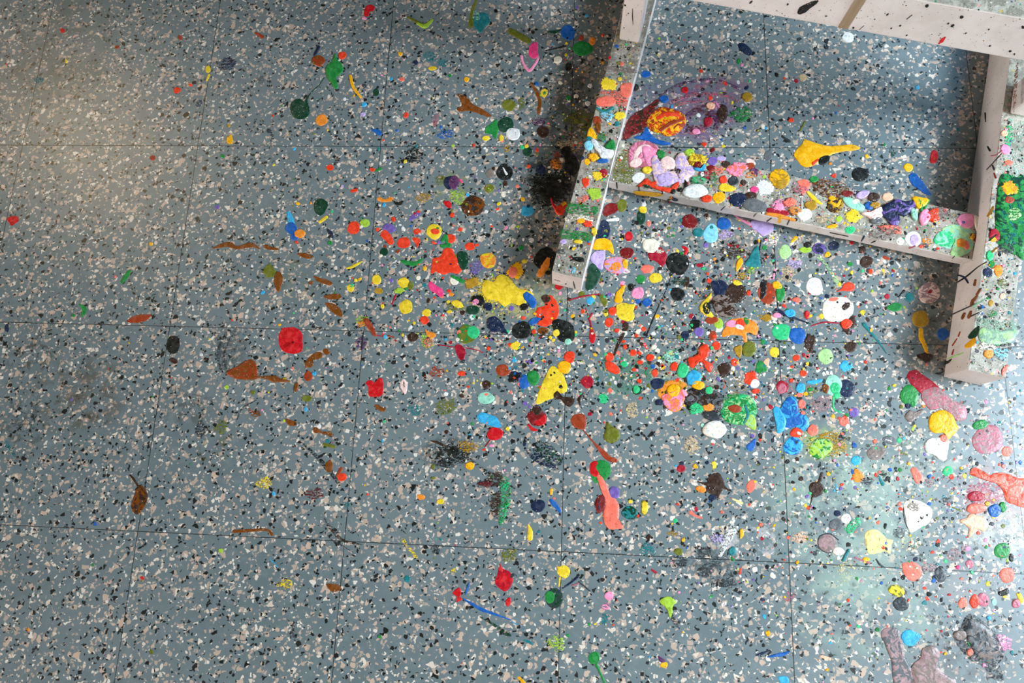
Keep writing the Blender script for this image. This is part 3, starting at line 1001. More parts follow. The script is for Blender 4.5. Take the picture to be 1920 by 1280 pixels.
B teal 1269,669,6,5
B emerald 1280,694,11,14
O cyan 1288,702 1300,693 1314,700 1315,712 1305,720 1290,720
B mustard 1309,722,12,9
B emerald 1329,732,8,8
O orangered 1290,672 1300,668 1309,662 1312,650 1324,645 1331,655 1327,668 1322,676 1336,684 1332,698 1324,692 1316,680 1304,678 1301,690 1292,686 | three-lobed orange-red splat above the black marbled smear | the three-lobed orange-red splat
B white 1316,681,6,6
B navy 1233,719,13,11
B darkgreen 1195,731,10,9
+centre B emerald 1193,730,7,8
B navy 1237,754,8,6
B orangered 1377,679,7,7
L black 2 1352,682 1370,679
O darkbrown 1345,690 1352,682 1365,681 1371,690 1366,700 1355,708
S orangered 1408,710,14,13
B white 1415,719,9,9
B orangered 1417,733,8,5
S green 1427,688,13,11
O peach 1430,678 1442,671 1440,688
B crimson_ 1467,725,12,12
B mauve 1466,728,9,10
B orangered 1493,671,7,6
B orangered 1506,700,7,6
B orangered 1484,713,6,6
B salmon 1503,757,7,9
B salmon 1505,774,6,6
B salmon 1499,740,7,4
B salmon 1524,806,10,11
B salmon 1583,790,10,9
B salmon 1579,813,4,4
B salmon 1595,768,4,4
B violet 1601,773,9,10
B cyan 1501,727,9,10
B green 1520,730,6,5
L cyan 5:8:6 1514,716 1526,716 1539,713
L emerald 4:4:3 1563,742 1563,765 1577,773
B emerald 1569,741,7,6
O blue 1399,838 1408,827 1417,822 1416,836 1408,846
O grey 1653,825 1660,818 1672,818 1681,826 1680,834 1668,832 | dark grey comma-shaped drop in the right part of the floor | the grey comma-shaped drop
+hollow L white 3 1660,824 1672,827
O greybrown 1625,846 1638,836 1655,838 1662,848 1650,860 1634,862 1627,855
B salmon 1641,827,6,5
B blue 1602,835,6,6
B cyan 1605,863,10,9
DO olive 1686,832 1694,848 1704,852 1690,853
O greybrown 1697,778 1706,769 1716,772 1730,767 1732,774 1720,782 1708,791 1699,786
B navy 1702,760,6,6
B olive 1690,762,5,6
B orange 1732,761,4,4
WS cream 1720,690,19,13
B yellow 1677,722,4,5
O orange 1598,888 1604,878 1614,884 1620,892 1615,903 1602,902
DS charcoal 1625,901,13,8
L teal 4:8 1648,893 1655,907
DB darkgreen 1655,888,7,7
O salmon 1707,880 1716,876 1724,884 1731,893 1728,904 1718,906 1712,894
B emerald 1777,883,10,9
B cream 1640,874,6,5
B mustard 1704,869,4,4
B mustard 1802,878,4,4
B blue 1742,893,5,4
DB redgrey 1741,905,8,9
B salmon 1881,873,5,5
B navy 1570,962,7,6
B grey 1567,983,13,11
+rim L navy 2 1556,988 1558,977 1570,976
B white 1586,972,9,10
DO emerald 1588,985 1598,975 1610,968 1614,985 1603,992 1596,1003 1586,998
L teal 5:6 1591,1031 1581,1050
B mustard 1624,1048,7,4
L mauve_ 3:4 1603,1045 1630,1055
B mustard 1495,1054,4,3
L charcoal 3:4:2 1643,1048 1650,1058 1660,1064
DB redgrey 1789,1040,14,12
DB redgrey 1810,1027,9,8
DB grey 1686,999,11,12
DB redgrey 1742,1064,14,9
B hotpink 1796,1063,5,5
B emerald 1822,1072,5,4
B salmon 1803,1084,4,4
B mauve 1818,1057,8,8
DS charcoal 1775,940,9,9
L olive 2:3 1785,950 1802,958
B yellow 1913,1120,5,10,-20
L mustard 4:6 1907,1113 1914,1127
B cyan 1854,1158,5,6
B mauve 1905,1131,8,9
B mint 1864,1128,5,7
B red_ 1780,1115,4,4
B salmon 1408,911,8,13,15
B crimson 1277,878,9,7
B mustard 1304,874,6,6
B navy 1278,868,5,4
B darkbrown 1216,1006,6,6
B teal 1373,1033,8,8
+ring L cyan 2 1370,1028 1378,1032 1372,1039
B olive 1272,1034,8,7
L salmon 7:5:3 1295,960 1303,966 1316,971
B salmon 1354,960,5,5
B salmon 1427,983,5,6
L mustard 6:8:4 1390,993 1391,1001 1389,1008
B orangered 1271,945,4,4
B mustard 1281,1012,5,3
S yellow 1209,951,7,12
B yellow 1182,940,5,5
S ochre 1340,872,0.1
S yellow 1339,871,5,7
L crimson 4:5 1222,1068 1230,1073
L charcoal 2:3 1240,1085 1238,1096
L orangered 4 1389,1066 1387,1075
L green 4 1371,1045 1376,1050
O cream 1410,1065 1418,1062 1420,1070 1412,1072
B paleyellow 1365,934,0.1
L paleyellow 3:5 1374,935 1391,943
B mustard 1245,1246,7,6
O purple 1233,1229 1242,1233 1249,1240 1238,1241
L mustard 5:7 973,1270 982,1279
B mustard 1440,1187,6,5
L navy 3:5:2 1418,1228 1430,1224 1443,1219
L blue 3:6:8:2 1440,1231 1455,1228 1468,1226 1481,1221
L peach 5:6 1540,1230 1556,1235
B mustard 1551,1255,4,4
O cyan 1460,1268 1475,1268 1480,1278 1470,1284 1462,1278
B green 1645,1180,5,5
B olive 1792,1225,0.1
B mustard 1772,1225,4,4
# ---- middle, below the crossbar
B darkred 1293,415,16,13 | shiny dark red oval just under the crossbar, left of a light blue splat | the dark red oval
O lightblue 1317,440 1322,428 1332,419 1343,424 1346,438 1344,450 1333,455 1322,451 | light blue pear-shaped splat hanging below the crossbar | the light blue pear-shaped splat
+dot B teal 1334,426,4,4
B teal 1309,436,11,8
B blue 1357,419,13,12
O lilac_ 1406,416 1420,410 1440,412 1450,420 1450,432 1440,440 1430,442 1420,434 1410,428 | pale mauve splat with a thin curved tail, tucked under the crossbar | the pale mauve splat
+tail L pink 3:4:6 1377,402 1390,412 1406,420
B cream_ 1220,460,14,14
O crimson 1215,475 1225,466 1240,463 1250,478 1248,490 1243,500 1230,490 1218,486
O cream_ 1204,460 1208,450 1225,448 1236,455 1232,470 1220,475 1209,470
B darkred 1175,474,13,11
B red 1179,443,8,9
B darkred_ 1150,392,0.1
O darkred 1131,404 1132,390 1142,381 1155,382 1163,388 1155,398 1142,404
B olive 1166,385,10,12
O navy 1117,446 1122,430 1129,412 1140,415 1144,430 1141,445 1130,447 | dark navy blob hugging the right side of the first easel runner | the navy blob by the runner
O mustard 1110,466 1117,450 1132,446 1145,452 1151,468 1149,477 1140,470 1125,468
O lilac_ 1107,484 1115,472 1132,470 1135,478 1131,500 1126,506 1113,496
O darkgreen 1098,540 1104,500 1115,495 1126,512 1122,528 1108,543
B lilac/orange/pink 1154,497,22,16,15
+centre B orange 1155,500,10,9
B navy 1146,508,4,4
B mustard 1172,495,5,10
B green 1201,523,9,8
B yellow 1229,521,13,9
S salmon 1213,504,11,9
B pink 1196,549,12,11
B pink 1196,551,6,7
L white 4:7 1138,413 1158,411
B darkgreen 1202,408,8,14
B yellow 1205,393,8,7
B greybrown 1155,373,7,7
B black 1183,538,6,7
O yellow 1155,586 1156,572 1168,567 1180,570 1191,571 1187,583 1190,594 1183,602 1170,601 1160,596 | smooth bright yellow round splat right of the first easel runner's end | the bright yellow round splat
B orangered 1149,583,9,8
B orangered 1142,604,8,9
B orangered 1157,619,6,5
O mustard 1153,567 1155,550 1163,540 1171,534 1171,544 1166,555 1167,565
B olive 1091,552,7,6
B cyan 1107,564,8,7
B blue 1213,567,9,8
B blue 1196,566,6,4
L olive 9:12:4 1128,556 1133,566 1134,574
O red 1106,636 1105,625 1109,612 1114,622 1117,632 1114,642 1108,643
+line L crimson 2:2:4:2 1098,578 1103,592 1106,602 1109,614
L crimson 4 1110,588 1104,598
L crimson 2:3:2 1066,563 1095,555 1126,551
B red 1048,537,8,6
L darkbrown 5:9:7:4 1170,625 1165,635 1158,650 1152,665
B darkbrown 1173,612,6,9
B navy 1243,633,5,5
B orangered 1193,629,4,4
B orangered 1203,635,3,3
B orangered 1169,640,5,6
B orangered 1172,650,6,6
L orangered 6:5 1208,645 1213,652
B teal 1268,669,0.1
O black 1257,550 1260,541 1270,539 1280,543 1285,552 1280,561 1270,564 1261,560
B darkbrown 1287,529,6,10,20
DS darkgreen 1275,527,14,8
B black 1303,608,11,10
B violet_ 1310,622,9,9
B navy 1284,629,9,9
B olive 1274,632,6,5
O teal_ 1396,497 1405,482 1412,468 1421,460 1424,478 1426,498 1412,501 | teal-green shard-shaped splat with a fine line, below the crossbar | the teal shard
+line L navy 2 1424,470 1427,450
O mustard 1384,487 1390,483 1393,492 1387,503 1381,510 1380,500
B palegreen 1472,472,12,13
B lime 1510,468,11,6
B navy/violet 1536,466,13,11
B navy 1563,461,11,9
S mustard 1552,477,6,6
L mustard 5:8 1485,453 1492,446
L darkred 5 1435,0 1435,0
B black 1514,459,8,6
DS cream 1235,470,9,6
L red 4:7:5 1280,462 1287,468 1285,476
B crimson_ 1312,497,7,4
B emerald 1319,503,4,4
B orange 1340,486,5,4
B mustard 1403,520,0.1
DS lime 1408,507,9,7
DS ochre 1390,518,10,8
B tan 1481,507,0.1
DS tan 1478,512,15,16
DS lilac 1490,495,14,9
L pink 4:3 1453,505 1450,522
O orangered 1568,547 1578,540 1582,532 1592,529 1601,533 1602,542 1595,546 1580,545 | orange-red teardrop lying to the right of the milky white disc | the orange-red teardrop
B orangered 1404,549,6,6
B orangered_ 1329,527,0.1
B orangered 1329,526,5,6
B rust 1336,628,8,8
B orangered 1339,630,6,6
L navy 6:8:4:2 1456,580 1475,590 1495,598 1520,607
B cyan 1481,587,11,8
B red 1513,590,5,8
B pink 1457,591,8,5
B black 1479,560,4,4
O salmon 1485,560 1495,557 1502,562 1498,567 1488,565
B ochre 1438,595,8,6
DS ochre 1435,595,12,8
B darkbrown 1595,650,12,10
B orangered 1623,678,4,4
S cyan 1586,686,12,11
O green 1661,577 1669,571 1680,567 1691,571 1690,580 1680,584 1665,580
B olive 1664,576,0.1
B redgrey/palepink 1742,549,21,20 | wrinkled pale mauve disc in the shade left of the second runner | the wrinkled mauve disc
+ridge L palepink 3 1730,545 1745,540 1755,550
O ochre_ 1711,604 1710,592 1718,584 1732,582 1740,592 1741,606 1730,613 1718,612 | golden ochre round splat above a yellow drip, left of the second runner | the golden ochre round splat
L mustard 8:9:8:6 1727,618 1727,632 1733,645 1738,660
B blue_ 1768,626,11,12
S darkbrown 1735,670,14,9
L teal 8:6:4:2 1620,608 1630,620 1647,640 1662,662
B mustard 1633,619,5,5
B yellow 1617,585,6,6
B black 1655,537,5,5
L black 2:5 1685,556 1695,545
B teal 1706,557,8,8
O darkbrown 1612,492 1617,482 1628,480 1637,486 1635,495 1626,503 1616,499
B orangered 1632,509,6,6
B darkbrown 1617,468,7,7
B red 1597,455,6,5
L rust 6 1658,482 1666,485
B charcoal_ 1405,655,0.1
O olive_ 1391,660 1394,645 1405,639 1416,645 1417,660 1408,668 1396,668
O ochre 1376,654 1390,646 1391,662 1386,671
B yellow 1452,660,9,10
B green 1430,640,6,6
B orangered 1343,648,9,8
B emerald 1334,652,5,5
B darkgreen_ 1432,651,3,5
B violet 1347,711,5,5
# ---- between the easel legs
O darkred/darkbrown 1167,258 1176,228 1190,212 1210,202 1232,186 1236,192 1222,212 1215,232 1207,246 1190,252 1175,262 | dark reddish-brown patch emerging from the right side of the first runner | the reddish-brown patch
O blue 1188,258 1203,252 1208,240 1214,240 1220,252 1234,262 1260,270 1240,272 1210,264
O mustard/orangered/rust 1212,230 1218,218 1228,206 1243,201 1258,204 1275,210 1285,220 1284,235 1270,250 1252,256 1238,250 1222,246 | thick yellow and red marbled blob between the easel legs | the yellow and red marbled blob
+marbling L orangered 9:12:8 1232,222 1250,215 1275,216
+marbling L rust 8:10:6 1238,245 1258,232 1278,226
B cyan 1234,238,6,6
B cyan_ 1260,200,5,5
B blue 1245,186,9,7
B red 1284,169,7,6
B crimson 1328,228,9,9
B peach 1332,199,9,7
B darkbrown 1355,213,9,18
B ochre 1401,182,10,9
O navy 1383,84 1392,80 1404,88 1411,97 1407,104 1396,101 1387,93
B green 1385,115,6,6
B blue 1211,139,9,7
B black 1192,164,6,7
B pink 1305,247,8,6
B grey 1440,292,8,10
B darkred 1336,281,6,6
O mustard 1488,290 1495,278 1504,270 1508,261 1520,265 1540,271 1560,274 1590,271 1605,273 1613,277 1605,282 1580,284 1560,290 1545,299 1530,308 1515,314 1502,310 1494,300 | long bright yellow drop pointing right, on the floor between the easel legs | the long bright yellow drop
+tip L orangered 8:4 1524,307 1534,299
B black_ 1545,300,12,8,-25
B orange 1557,307,4,4
B black 1613,327,16,14 | round black blob right of the long yellow drop, above the crossbar | the round black blob
O blue_ 1704,330 1712,324 1722,330 1733,345 1742,358 1746,366 1736,364 1722,355 1709,345 | dark blue drop pointing down right in the shade near the second runner | the dark blue pointed drop
B mustard 1703,314,9,8
O red 1743,300 1747,284 1755,282 1759,292 1755,305 1746,306
B white 1590,70,11,10
B charcoal 1549,88,6,5
B charcoal 1549,78,5,5
O tan 1499,141 1508,138 1513,146 1507,153 1500,150
B orangered 1483,225,6,6
L olive 3:4 1500,245 1509,229
DS darkgreen 1674,286,8,7
O orangered 1558,328 1567,325 1567,333 1560,332
B cyan 1720,164,5,5
L charcoal 4:6 1466,255 1480,265
'''

EASEL_MARKS = '''
# ---- crossbar top
C DO olive 1160,290 1180,280 1190,340 1150,335
C O mauve/pink 1180,312 1178,285 1190,268 1210,264 1230,272 1236,285 1222,296 1214,312 1196,314
C L palepink 8:12:12:10 1190,300 1196,284 1212,276 1228,290
C O pink 1203,276 1222,276 1234,288 1230,305 1222,312 1212,308
C O palepink 1180,306 1190,296 1202,298 1203,308 1192,314 1182,312
C O lilac/palepink 1220,305 1225,292 1235,300 1245,318 1262,322 1282,322 1292,338 1280,343 1262,345 1235,350 1226,335
C B lilac 1248,336,17,13
C B palepink 1252,306,15,13
C O lilac/palepink 1265,305 1270,290 1282,286 1286,298 1296,312 1302,324 1290,335 1275,338 1268,322
C S green 1239,290,9,8
C S yellow/ochre 1306,300,17,14
C B lime 1292,286,9,7
C O cyan 1300,315 1312,318 1320,308 1323,314 1318,321 1304,320
C B darkred 1308,309,8,6
C B violet 1336,302,9,9
C B yellow 1213,319,9,7
C B white 1197,333,12,10,-15
C O orangered 1194,350 1203,342 1212,334 1221,342 1231,340 1228,352 1240,352 1262,355 1256,361 1240,358 1222,352 1205,350
C O orangered 1258,352 1265,345 1273,341 1272,350 1262,358
C L darkgreen 3:6:4 1202,348 1212,349 1222,352
C B darkbrown 1272,322,6,6
C L black 3:6:3 1284,338 1286,346 1286,355
C O white 1278,362 1285,352 1300,346 1318,348 1328,361 1318,368 1300,372 1285,368
C B black 1262,359,5,5
C B black 1275,356,5,4
C O orangered 1315,372 1325,366 1335,370 1331,378 1318,378
C B mustard 1348,370,12,11
C O yellow_ 1347,352 1356,342 1368,347 1380,353 1370,359 1352,358
C B orangered 1356,337,8,8
C B charcoal 1375,339,10,9
C B darkbrown 1394,342,6,6
C B darkred 1333,315,8,6
C DS crimson 1325,328,10,8
C B white 1316,327,4,5
C B lilac_ 1352,297,9,5
C S pink/salmon 1381,317,19,14
C B darkbrown 1361,308,9,6
C O palepink 1397,300 1406,297 1416,304 1415,309 1402,306
C B rust 1407,311,8,7
C S purple 1415,322,8,8
C DS orange 1408,328,10,7
C S white_ 1434,352,15,16
C B hotpink 1414,355,8,6
C O ochre/mustard 1442,330 1452,318 1465,317 1478,326 1480,340 1470,352 1458,354 1448,345
C B ochre_ 1465,345,11,9
C O navy 1367,378 1370,366 1385,361 1398,366 1400,376 1390,387 1376,386
C B darkbrown 1408,368,12,8
C B grey 1415,385,24,12,8
C L crimson 9:11:8 1441,394 1455,397 1476,400
C DS pink 1462,385,18,12
C B pink 1460,388,9,7
C L orange 5:7:6:4 1438,401 1458,404 1475,409 1490,413
C O salmon_ 1495,340 1510,336 1520,345 1514,356 1504,366 1500,350
C DO brown/darkbrown 1522,338 1550,335 1585,345 1592,362 1570,372 1535,365
C B green 1526,336,8,7
C L yellow 5:8:7:3 1514,360 1522,368 1533,378 1541,382
C B ochre_ 1520,385,12,9
C B white_ 1508,402,14,12
C B cream 1440,366,0.1
C L white 1.5 1503,392 1503,370
C DB tan 1545,410,18,8
C B darkbrown/ochre 1566,384,16,15
C L mustard 5:7:5 1557,378 1568,386 1576,375
C B mustard 1560,372,7,5
C B lime_ 1573,410,6,6
C O mustard 1549,427 1556,421 1570,420 1568,426 1556,428
C B emerald 1594,431,10,7
C S yellow 1600,405,16,12
C B darkred_ 1589,363,11,6
C O mint_ 1579,371 1594,371 1606,378 1622,388 1615,396 1600,392 1588,386
C B cream 1604,378,8,5
C B lilac_ 1617,365,14,7,-15
C B blue 1629,386,9,8
C B darkbrown 1638,370,11,9
C B ochre 1640,385,10,6
C B peach_ 1664,369,10,8
C O palepink 1615,400 1632,397 1650,388 1655,400 1650,410 1636,412 1625,406
C B grey 1643,414,12,6
C O navy/violet 1650,400 1656,386 1668,380 1682,374 1697,378 1712,376 1716,388 1708,395 1698,405 1685,403 1678,400 1686,412 1682,424 1672,423 1662,412
C B navy/violet 1690,386,14,10
C O mustard 1709,370 1722,370 1740,374 1735,386 1722,392 1714,384
C L green 5:7:6 1718,372 1726,384 1727,394
C L green 6:6 1740,376 1733,390
C B pink_ 1733,407,10,15,15
C B mint_ 1713,402,6,12,-20
C S orangered 1749,404,13,12
C B white_ 1712,448,15,15
C B lilac_ 1714,450,9,11
C B white_ 1688,452,8,7
C DS orange 1738,452,10,9
C DS charcoal 1735,460,6,5
C B orangered 1727,462,5,3
C B black 1752,468,4,3
C DS palegreen 1762,425,0.1
C O palegreen/mint 1765,430 1785,421 1805,423 1822,432 1826,450 1822,468 1806,478 1788,476 1785,462 1790,448 1778,436
C O emerald/mint 1750,452 1756,438 1770,431 1784,436 1790,450 1780,466 1768,463 1756,458
C B palegreen 1796,472,14,10
C O pink 1794,413 1800,403 1815,400 1826,405 1826,420 1818,428 1804,426
C B violet 1806,417,4,3
C B orange 1802,456,10,9
C B salmon 1812,460,5,9
C O cream 1826,405 1836,408 1842,425 1838,443 1830,432
C L darkred 8:9:7 1822,441 1828,448 1832,458
C B mustard 1823,444,4,6
C S salmon_ 1480,380,12,8
C DS salmon_ 1345,320,12,10
C DS emerald 1310,338,14,8
C DS green 1338,335,8,12
C DS mauve 1500,355,16,8
C DS orange 1490,395,14,8
C DS salmon_ 1670,430,20,10
C DS greybrown 1655,440,26,12
C DS greybrown 1760,400,20,12
# ---- first runner top
R DO greybrown 1140,122 1192,130 1190,138 1136,132
R S yellow 1141,158,14,13
R B yellow 1162,148,4,4
R O salmon_ 1164,160 1180,155 1186,160 1180,182 1166,180
R DO salmon_ 1125,170 1165,172 1178,185 1172,200 1150,192 1130,180
R O salmon 1117,190 1122,183 1138,180 1152,184 1155,192 1148,198 1130,200 1120,197
R DO salmon_ 1152,182 1172,186 1174,200 1160,200
R L teal_ 4:6:4 1119,203 1133,210 1150,202
R DS lightblue 1138,217,14,8
R S yellow 1161,217,10,9
R B teal 1157,232,5,5
R B rust 1120,226,8,8
R O brown_ 1117,232 1126,232 1126,248 1119,248
R O mustard 1101,255 1105,240 1112,243 1120,258 1112,261
R B teal 1105,260,7,3
R DS green 1128,258,10,7
R B lightblue 1104,273,9,9
R O white 1107,264 1114,262 1124,272 1134,279 1150,283 1148,295 1138,298 1128,299 1122,288 1114,276
R O green 1133,276 1140,268 1148,262 1154,272 1152,281 1142,280
R S mustard 1113,295,9,8
R B mustard 1101,303,6,6
R B blue 1130,302,11,4
R B navy 1092,296,4,4
R B crimson 1131,325,8,9
R S yellow 1120,329,10,8
R S orangered 1098,341,8,8
R S lime_ 1115,363,14,11
R DS salmon_ 1093,372,12,6
R DO green 1064,382 1095,384 1121,388 1116,403 1085,402 1061,396
R DO green 1054,430 1080,432 1110,440 1106,452 1080,450 1052,446
R S orangered 1102,418,9,8
R B mustard 1090,414,8,5
R S yellow 1114,434,5,9
R S yellow 1084,453,8,4
R B lilac 1056,453,6,5
R DB charcoal 1052,472,8,6
R O black 1069,489 1074,483 1084,481 1094,484 1095,490 1086,491 1076,488
R DS lightblue 1073,505,7,7
R DO cream 1062,404 1085,402 1112,408 1108,416 1085,412 1060,415
R B red_ 1143,108,3
R B salmon 1166,120,4,4
R B orangered 1063,0.1,0.1
R B salmon 1143,253,0.1
# ---- second runner top
R WO mint_ 1890,225 1925,222 1925,330 1880,325
R DO emerald 1888,235 1900,245 1895,270 1885,290 1884,260
R O green/darkgreen 1874,335 1885,325 1905,332 1925,340 1925,478 1905,478 1888,470 1870,455 1866,420 1868,380
R DO green/teal 1880,390 1925,380 1925,470 1890,460 1872,430
R DO palegreen 1888,395 1908,390 1915,405 1895,415
R S orange/mustard 1893,353,15,14
R B rust 1892,375,10,7
R O crimson 1855,440 1858,430 1868,429 1874,438 1873,450 1864,453 1856,448
R O mustard 1856,448 1862,444 1870,451 1860,453
R DB charcoal 1886,466,16,12
R B emerald 1856,479,7,10
R B green 1860,495,6,7
R B orange 1872,507,8,11
R B navy 1852,511,9,9
R DO sage 1834,595 1860,600 1908,605 1900,640 1870,648 1838,642
R O sage/palegreen 1837,615 1870,620 1904,618 1899,640 1868,646 1838,640
R DB charcoal 1886,652,14,12
R B orange 1854,663,10,8
R O salmon 1878,702 1880,690 1890,683 1890,692 1882,704
R DS cream 1850,650,18,8
R DO lightblue 1862,655 1890,655 1886,675 1870,672
R B peach 1880,555,6,6
R B ochre 1858,568,5,6
R DS olive 1882,532,12,8
R DS green 1860,588,10,6
R B peach 1883,250,7,6
R B pink_ 1885,280,9,10,-20
R B salmon 1891,305,8,5
# ---- face of the second runner
V L mauve 3:2:2 1878,282 1868,290 1858,292
V L charcoal 2:1.5 1878,288 1850,318
V L black 2:3:2:2 1790,532 1812,518 1834,500 1850,491
V L navy 2:4:3 1795,515 1808,520 1815,530
V L brown_ 4:5 1829,525 1827,534
V L brown 4:5 1838,542 1832,552
V L brown 4:6 1832,555 1826,562
V L brown 4:6 1824,562 1822,572
V L brown 5:6:4 1808,588 1806,592 1804,597
V L brown 4:6:5 1820,584 1818,590 1816,595
V L rust 2:3 1800,622 1797,630
V L rust 2:3 1794,635 1786,647
V L rust 2:3 1788,655 1785,664
V O darkgreen 1815,630 1825,618 1836,610 1835,625 1828,633 1818,635
V O mustard 1808,650 1817,640 1829,633 1828,645 1817,652
V L black 7:5:2 1771,680 1778,678 1784,673
V L black 2 1815,595 1835,586
V L charcoal 2 1784,590 1828,570
V L palegreen 3 1778,672 1805,662
V L black 3:2 1847,212 1848,228
V L black 3:4 1852,275 1856,282
V L ochre 4:6:4 1862,388 1857,398 1852,405
V L black 2 1815,425 1828,415
V L black 2 1818,430 1832,420
V DO brown_ 1902,140 1909,118 1906,180 1900,212
V L rust 3:4 1864,325 1867,333
V L charcoal 3 1861,310 1864,318
V L mint 2:4 1848,560 1825,575
V L darkgreen 3:4 1868,440 1855,450
V L ochre 4:4 1868,465 1860,472
# ---- upper beam front
M O black 1495,24 1499,14 1510,8 1524,2 1534,0 1532,6 1520,15 1510,23 1500,27
M L red 2:7:3 1760,82 1766,76 1772,70
M B black 1738,11,4,3,-30
M B black 1664,27,3,1.5,-40
M B black 1803,32,4,3,-30
M B black 1786,48,4,2.5,-30
M B black 1778,44,2.5,1.5,-30
M B black 1811,62,2,1.2,-20
M B black 1856,86,2.5,1.5,-20
M B black 1894,96,3,2,-20
M B black 1902,101,2,1.2,-20
M B black 1918,51,3,3,-20
M B black 1477,8,2,2
M B black 1549,30,2,1.5,-20
M B black 1408,4,4,2,-45
M B black 1600,52,2,2
M B black 1688,48,2.5,1.5,-30
M B black 1700,66,2,1.2,-30
M B black 1854,55,2,1.2,-30
M L charcoal 1 1611,56 1620,48
M L black 1.5 1710,28 1700,36
M B black 1671,53,2,1.2,-30
M B charcoal 1835,18,2,1.5
M B charcoal 1640,36,1.5,1
# ---- first post
P L black 1:2:1 1186,16 1186,32 1187,46
P B black 1172,10,2,1.5,40
P B charcoal 1178,25,1.2,1
P B charcoal 1170,52,1.2,1
# ---- crossbar front
N O mustard 1191,358 1240,363 1238,368 1215,367 1192,364
N L black 3:2 1156,343 1157,353
N L black 2 1198,350 1198,362
N L black 2 1216,362 1216,370
N L black 2 1243,360 1240,367
N B navy 1265,374,7,3,10
N B orange 1258,371,3,3
N L darkgreen 3 1252,376 1262,370
N L mustard 5:7 1464,405 1461,415
N L black 2 1480,412 1476,421
N L black 1.5 1360,386 1352,394
N L black 1.5 1418,400 1413,406
N L black 2 1446,409 1438,415
N L black 1.5 1556,436 1590,443
N L navy 4:2 1620,443 1615,452
N L black 2 1634,455 1641,452
N L mauve 3 1705,465 1716,461
N L black 1.5 1786,484 1790,480
# ---- end face of the first runner
E L charcoal 2:3 1075,528 1078,540
E L black 1 1040,524 1050,527
E B black 1061,532,2,1
'''

# ------------------------------------------------------------------ the easel: two runners, crossbar, posts, beam
def board(name, a, b, mats, parent, bev=.0025, wear=0.0, seed=1, cuts=26):
    """a board between two corners given in the easel's own axes (across, along, up)"""
    bm = bmesh.new()
    bmesh.ops.create_cube(bm, size=1)
    for v in bm.verts: v.co = Vector([(a[i] + b[i]) / 2 + v.co[i] * (b[i] - a[i]) for i in range(3)])
    ax = max(range(3), key=lambda i: b[i] - a[i])
    long_e = [e for e in bm.edges if abs((e.verts[0].co - e.verts[1].co)[ax]) > 1e-6]
    bmesh.ops.subdivide_edges(bm, edges=long_e, cuts=cuts, use_grid_fill=True)
    sharp = [e for e in bm.edges if len(e.link_faces) == 2 and e.link_faces[0].normal.dot(e.link_faces[1].normal) < .5]
    bmesh.ops.bevel(bm, geom=sharp, offset=bev, segments=2, affect='EDGES', profile=.6)
    r = random.Random(seed)
    if wear:
        for v in bm.verts:
            ed = any(abs(f.normal[i]) < .98 for f in v.link_faces for i in range(3) if abs(f.normal[i]) > .1)
            if ed:
                k_ = r.uniform(0, wear)
                for i in range(3):
                    m_ = (a[i] + b[i]) / 2
                    if i != ax: v.co[i] += (m_ - v.co[i]) * k_
    bm.normal_update()
    for f in bm.faces: f.material_index = 1 if (f.normal.z > .6 and len(mats) > 1) else 0
    M = Matrix((( EX.x, EY.x, 0, OR.x), (EX.y, EY.y, 0, OR.y), (0, 0, 1, OR.z), (0, 0, 0, 1)))
    bmesh.ops.transform(bm, matrix=M, verts=bm.verts)
    bmesh.ops.recalc_face_normals(bm, faces=bm.faces)
    loc = ep((a[0] + b[0]) / 2, (a[1] + b[1]) / 2, (a[2] + b[2]) / 2)
    return link_mesh(name, bm, mats, parent, loc, smooth=False)

easel = bpy.data.objects.new('easel', None); col.objects.link(easel)
easel.location = ep(.30, .35, 0); easel.empty_display_size = .1
easel['label'] = 'white painted wooden studio easel base thickly spattered with paint drips'
easel['category'] = 'easel'
WS, WT = wood_white('white_painted_wood'), wood_white('grimy_painted_wood', False)
run1 = board('runner', (0, 0, 0), (.0455, 1.0, ZT), [WS, WT], easel, .0009, .02, 3, 40)
run2 = board('runner', (.5645, 0, 0), (.613, 1.0, ZT), [WS, WT], easel, .0016, .02, 4, 40)
bar = board('crossbar', (.0455, .165, .010), (.5645, .236, ZC), [WS, WT], easel, .002, .03, 5, 40)
post1 = board('upright_post', (.007, .384, ZT), (.0375, .430, 1.30), [WS], easel, .0035)
post2 = board('upright_post', (.574, .384, ZT), (.606, .430, 1.30), [WS], easel, .0035)
beam = board('cross_beam', (-.004, .340, .217), (.617, .384, .281), [WS, WT], easel, .0016, 0, 6)
top = board('top_rail', (-.004, .350, 1.12), (.617, .384, 1.18), [WS], easel, .002)
run1['label'] = 'runner whose paint-covered end lies in the middle of the floor'
run2['label'] = 'runner at the right with green paint patches on top'
bar['label'] = 'low crossbar buried under colourful paint drips'
post1['label'] = 'upright post standing on the first runner'
post2['label'] = 'upright post standing on the right-hand runner'
beam['label'] = 'thick white beam with a bare wood strip'
# strip of bare wood on the beam's face
bm = bmesh.new()
a0, a1 = .2790, .2905
vs = []
for (a, z) in ((a0, .2175), (a1, .2175), (a1 + .0006, .2805), (a0 + .0006, .2805)):
    vs.append(bm.verts.new(ep(a, .3397, z)))
fc = bm.faces.new(vs)
g = bmesh.ops.extrude_face_region(bm, geom=[fc])
bmesh.ops.translate(bm, verts=[v for v in g['geom'] if isinstance(v, bmesh.types.BMVert)], vec=-EY * .0006)
bmesh.ops.recalc_face_normals(bm, faces=bm.faces)
strip = link_mesh('bare_wood_strip', bm, [bare_wood()], beam, ep((a0 + a1) / 2, .3396, .249), smooth=False)
strip['label'] = 'unpainted brown wood strip'

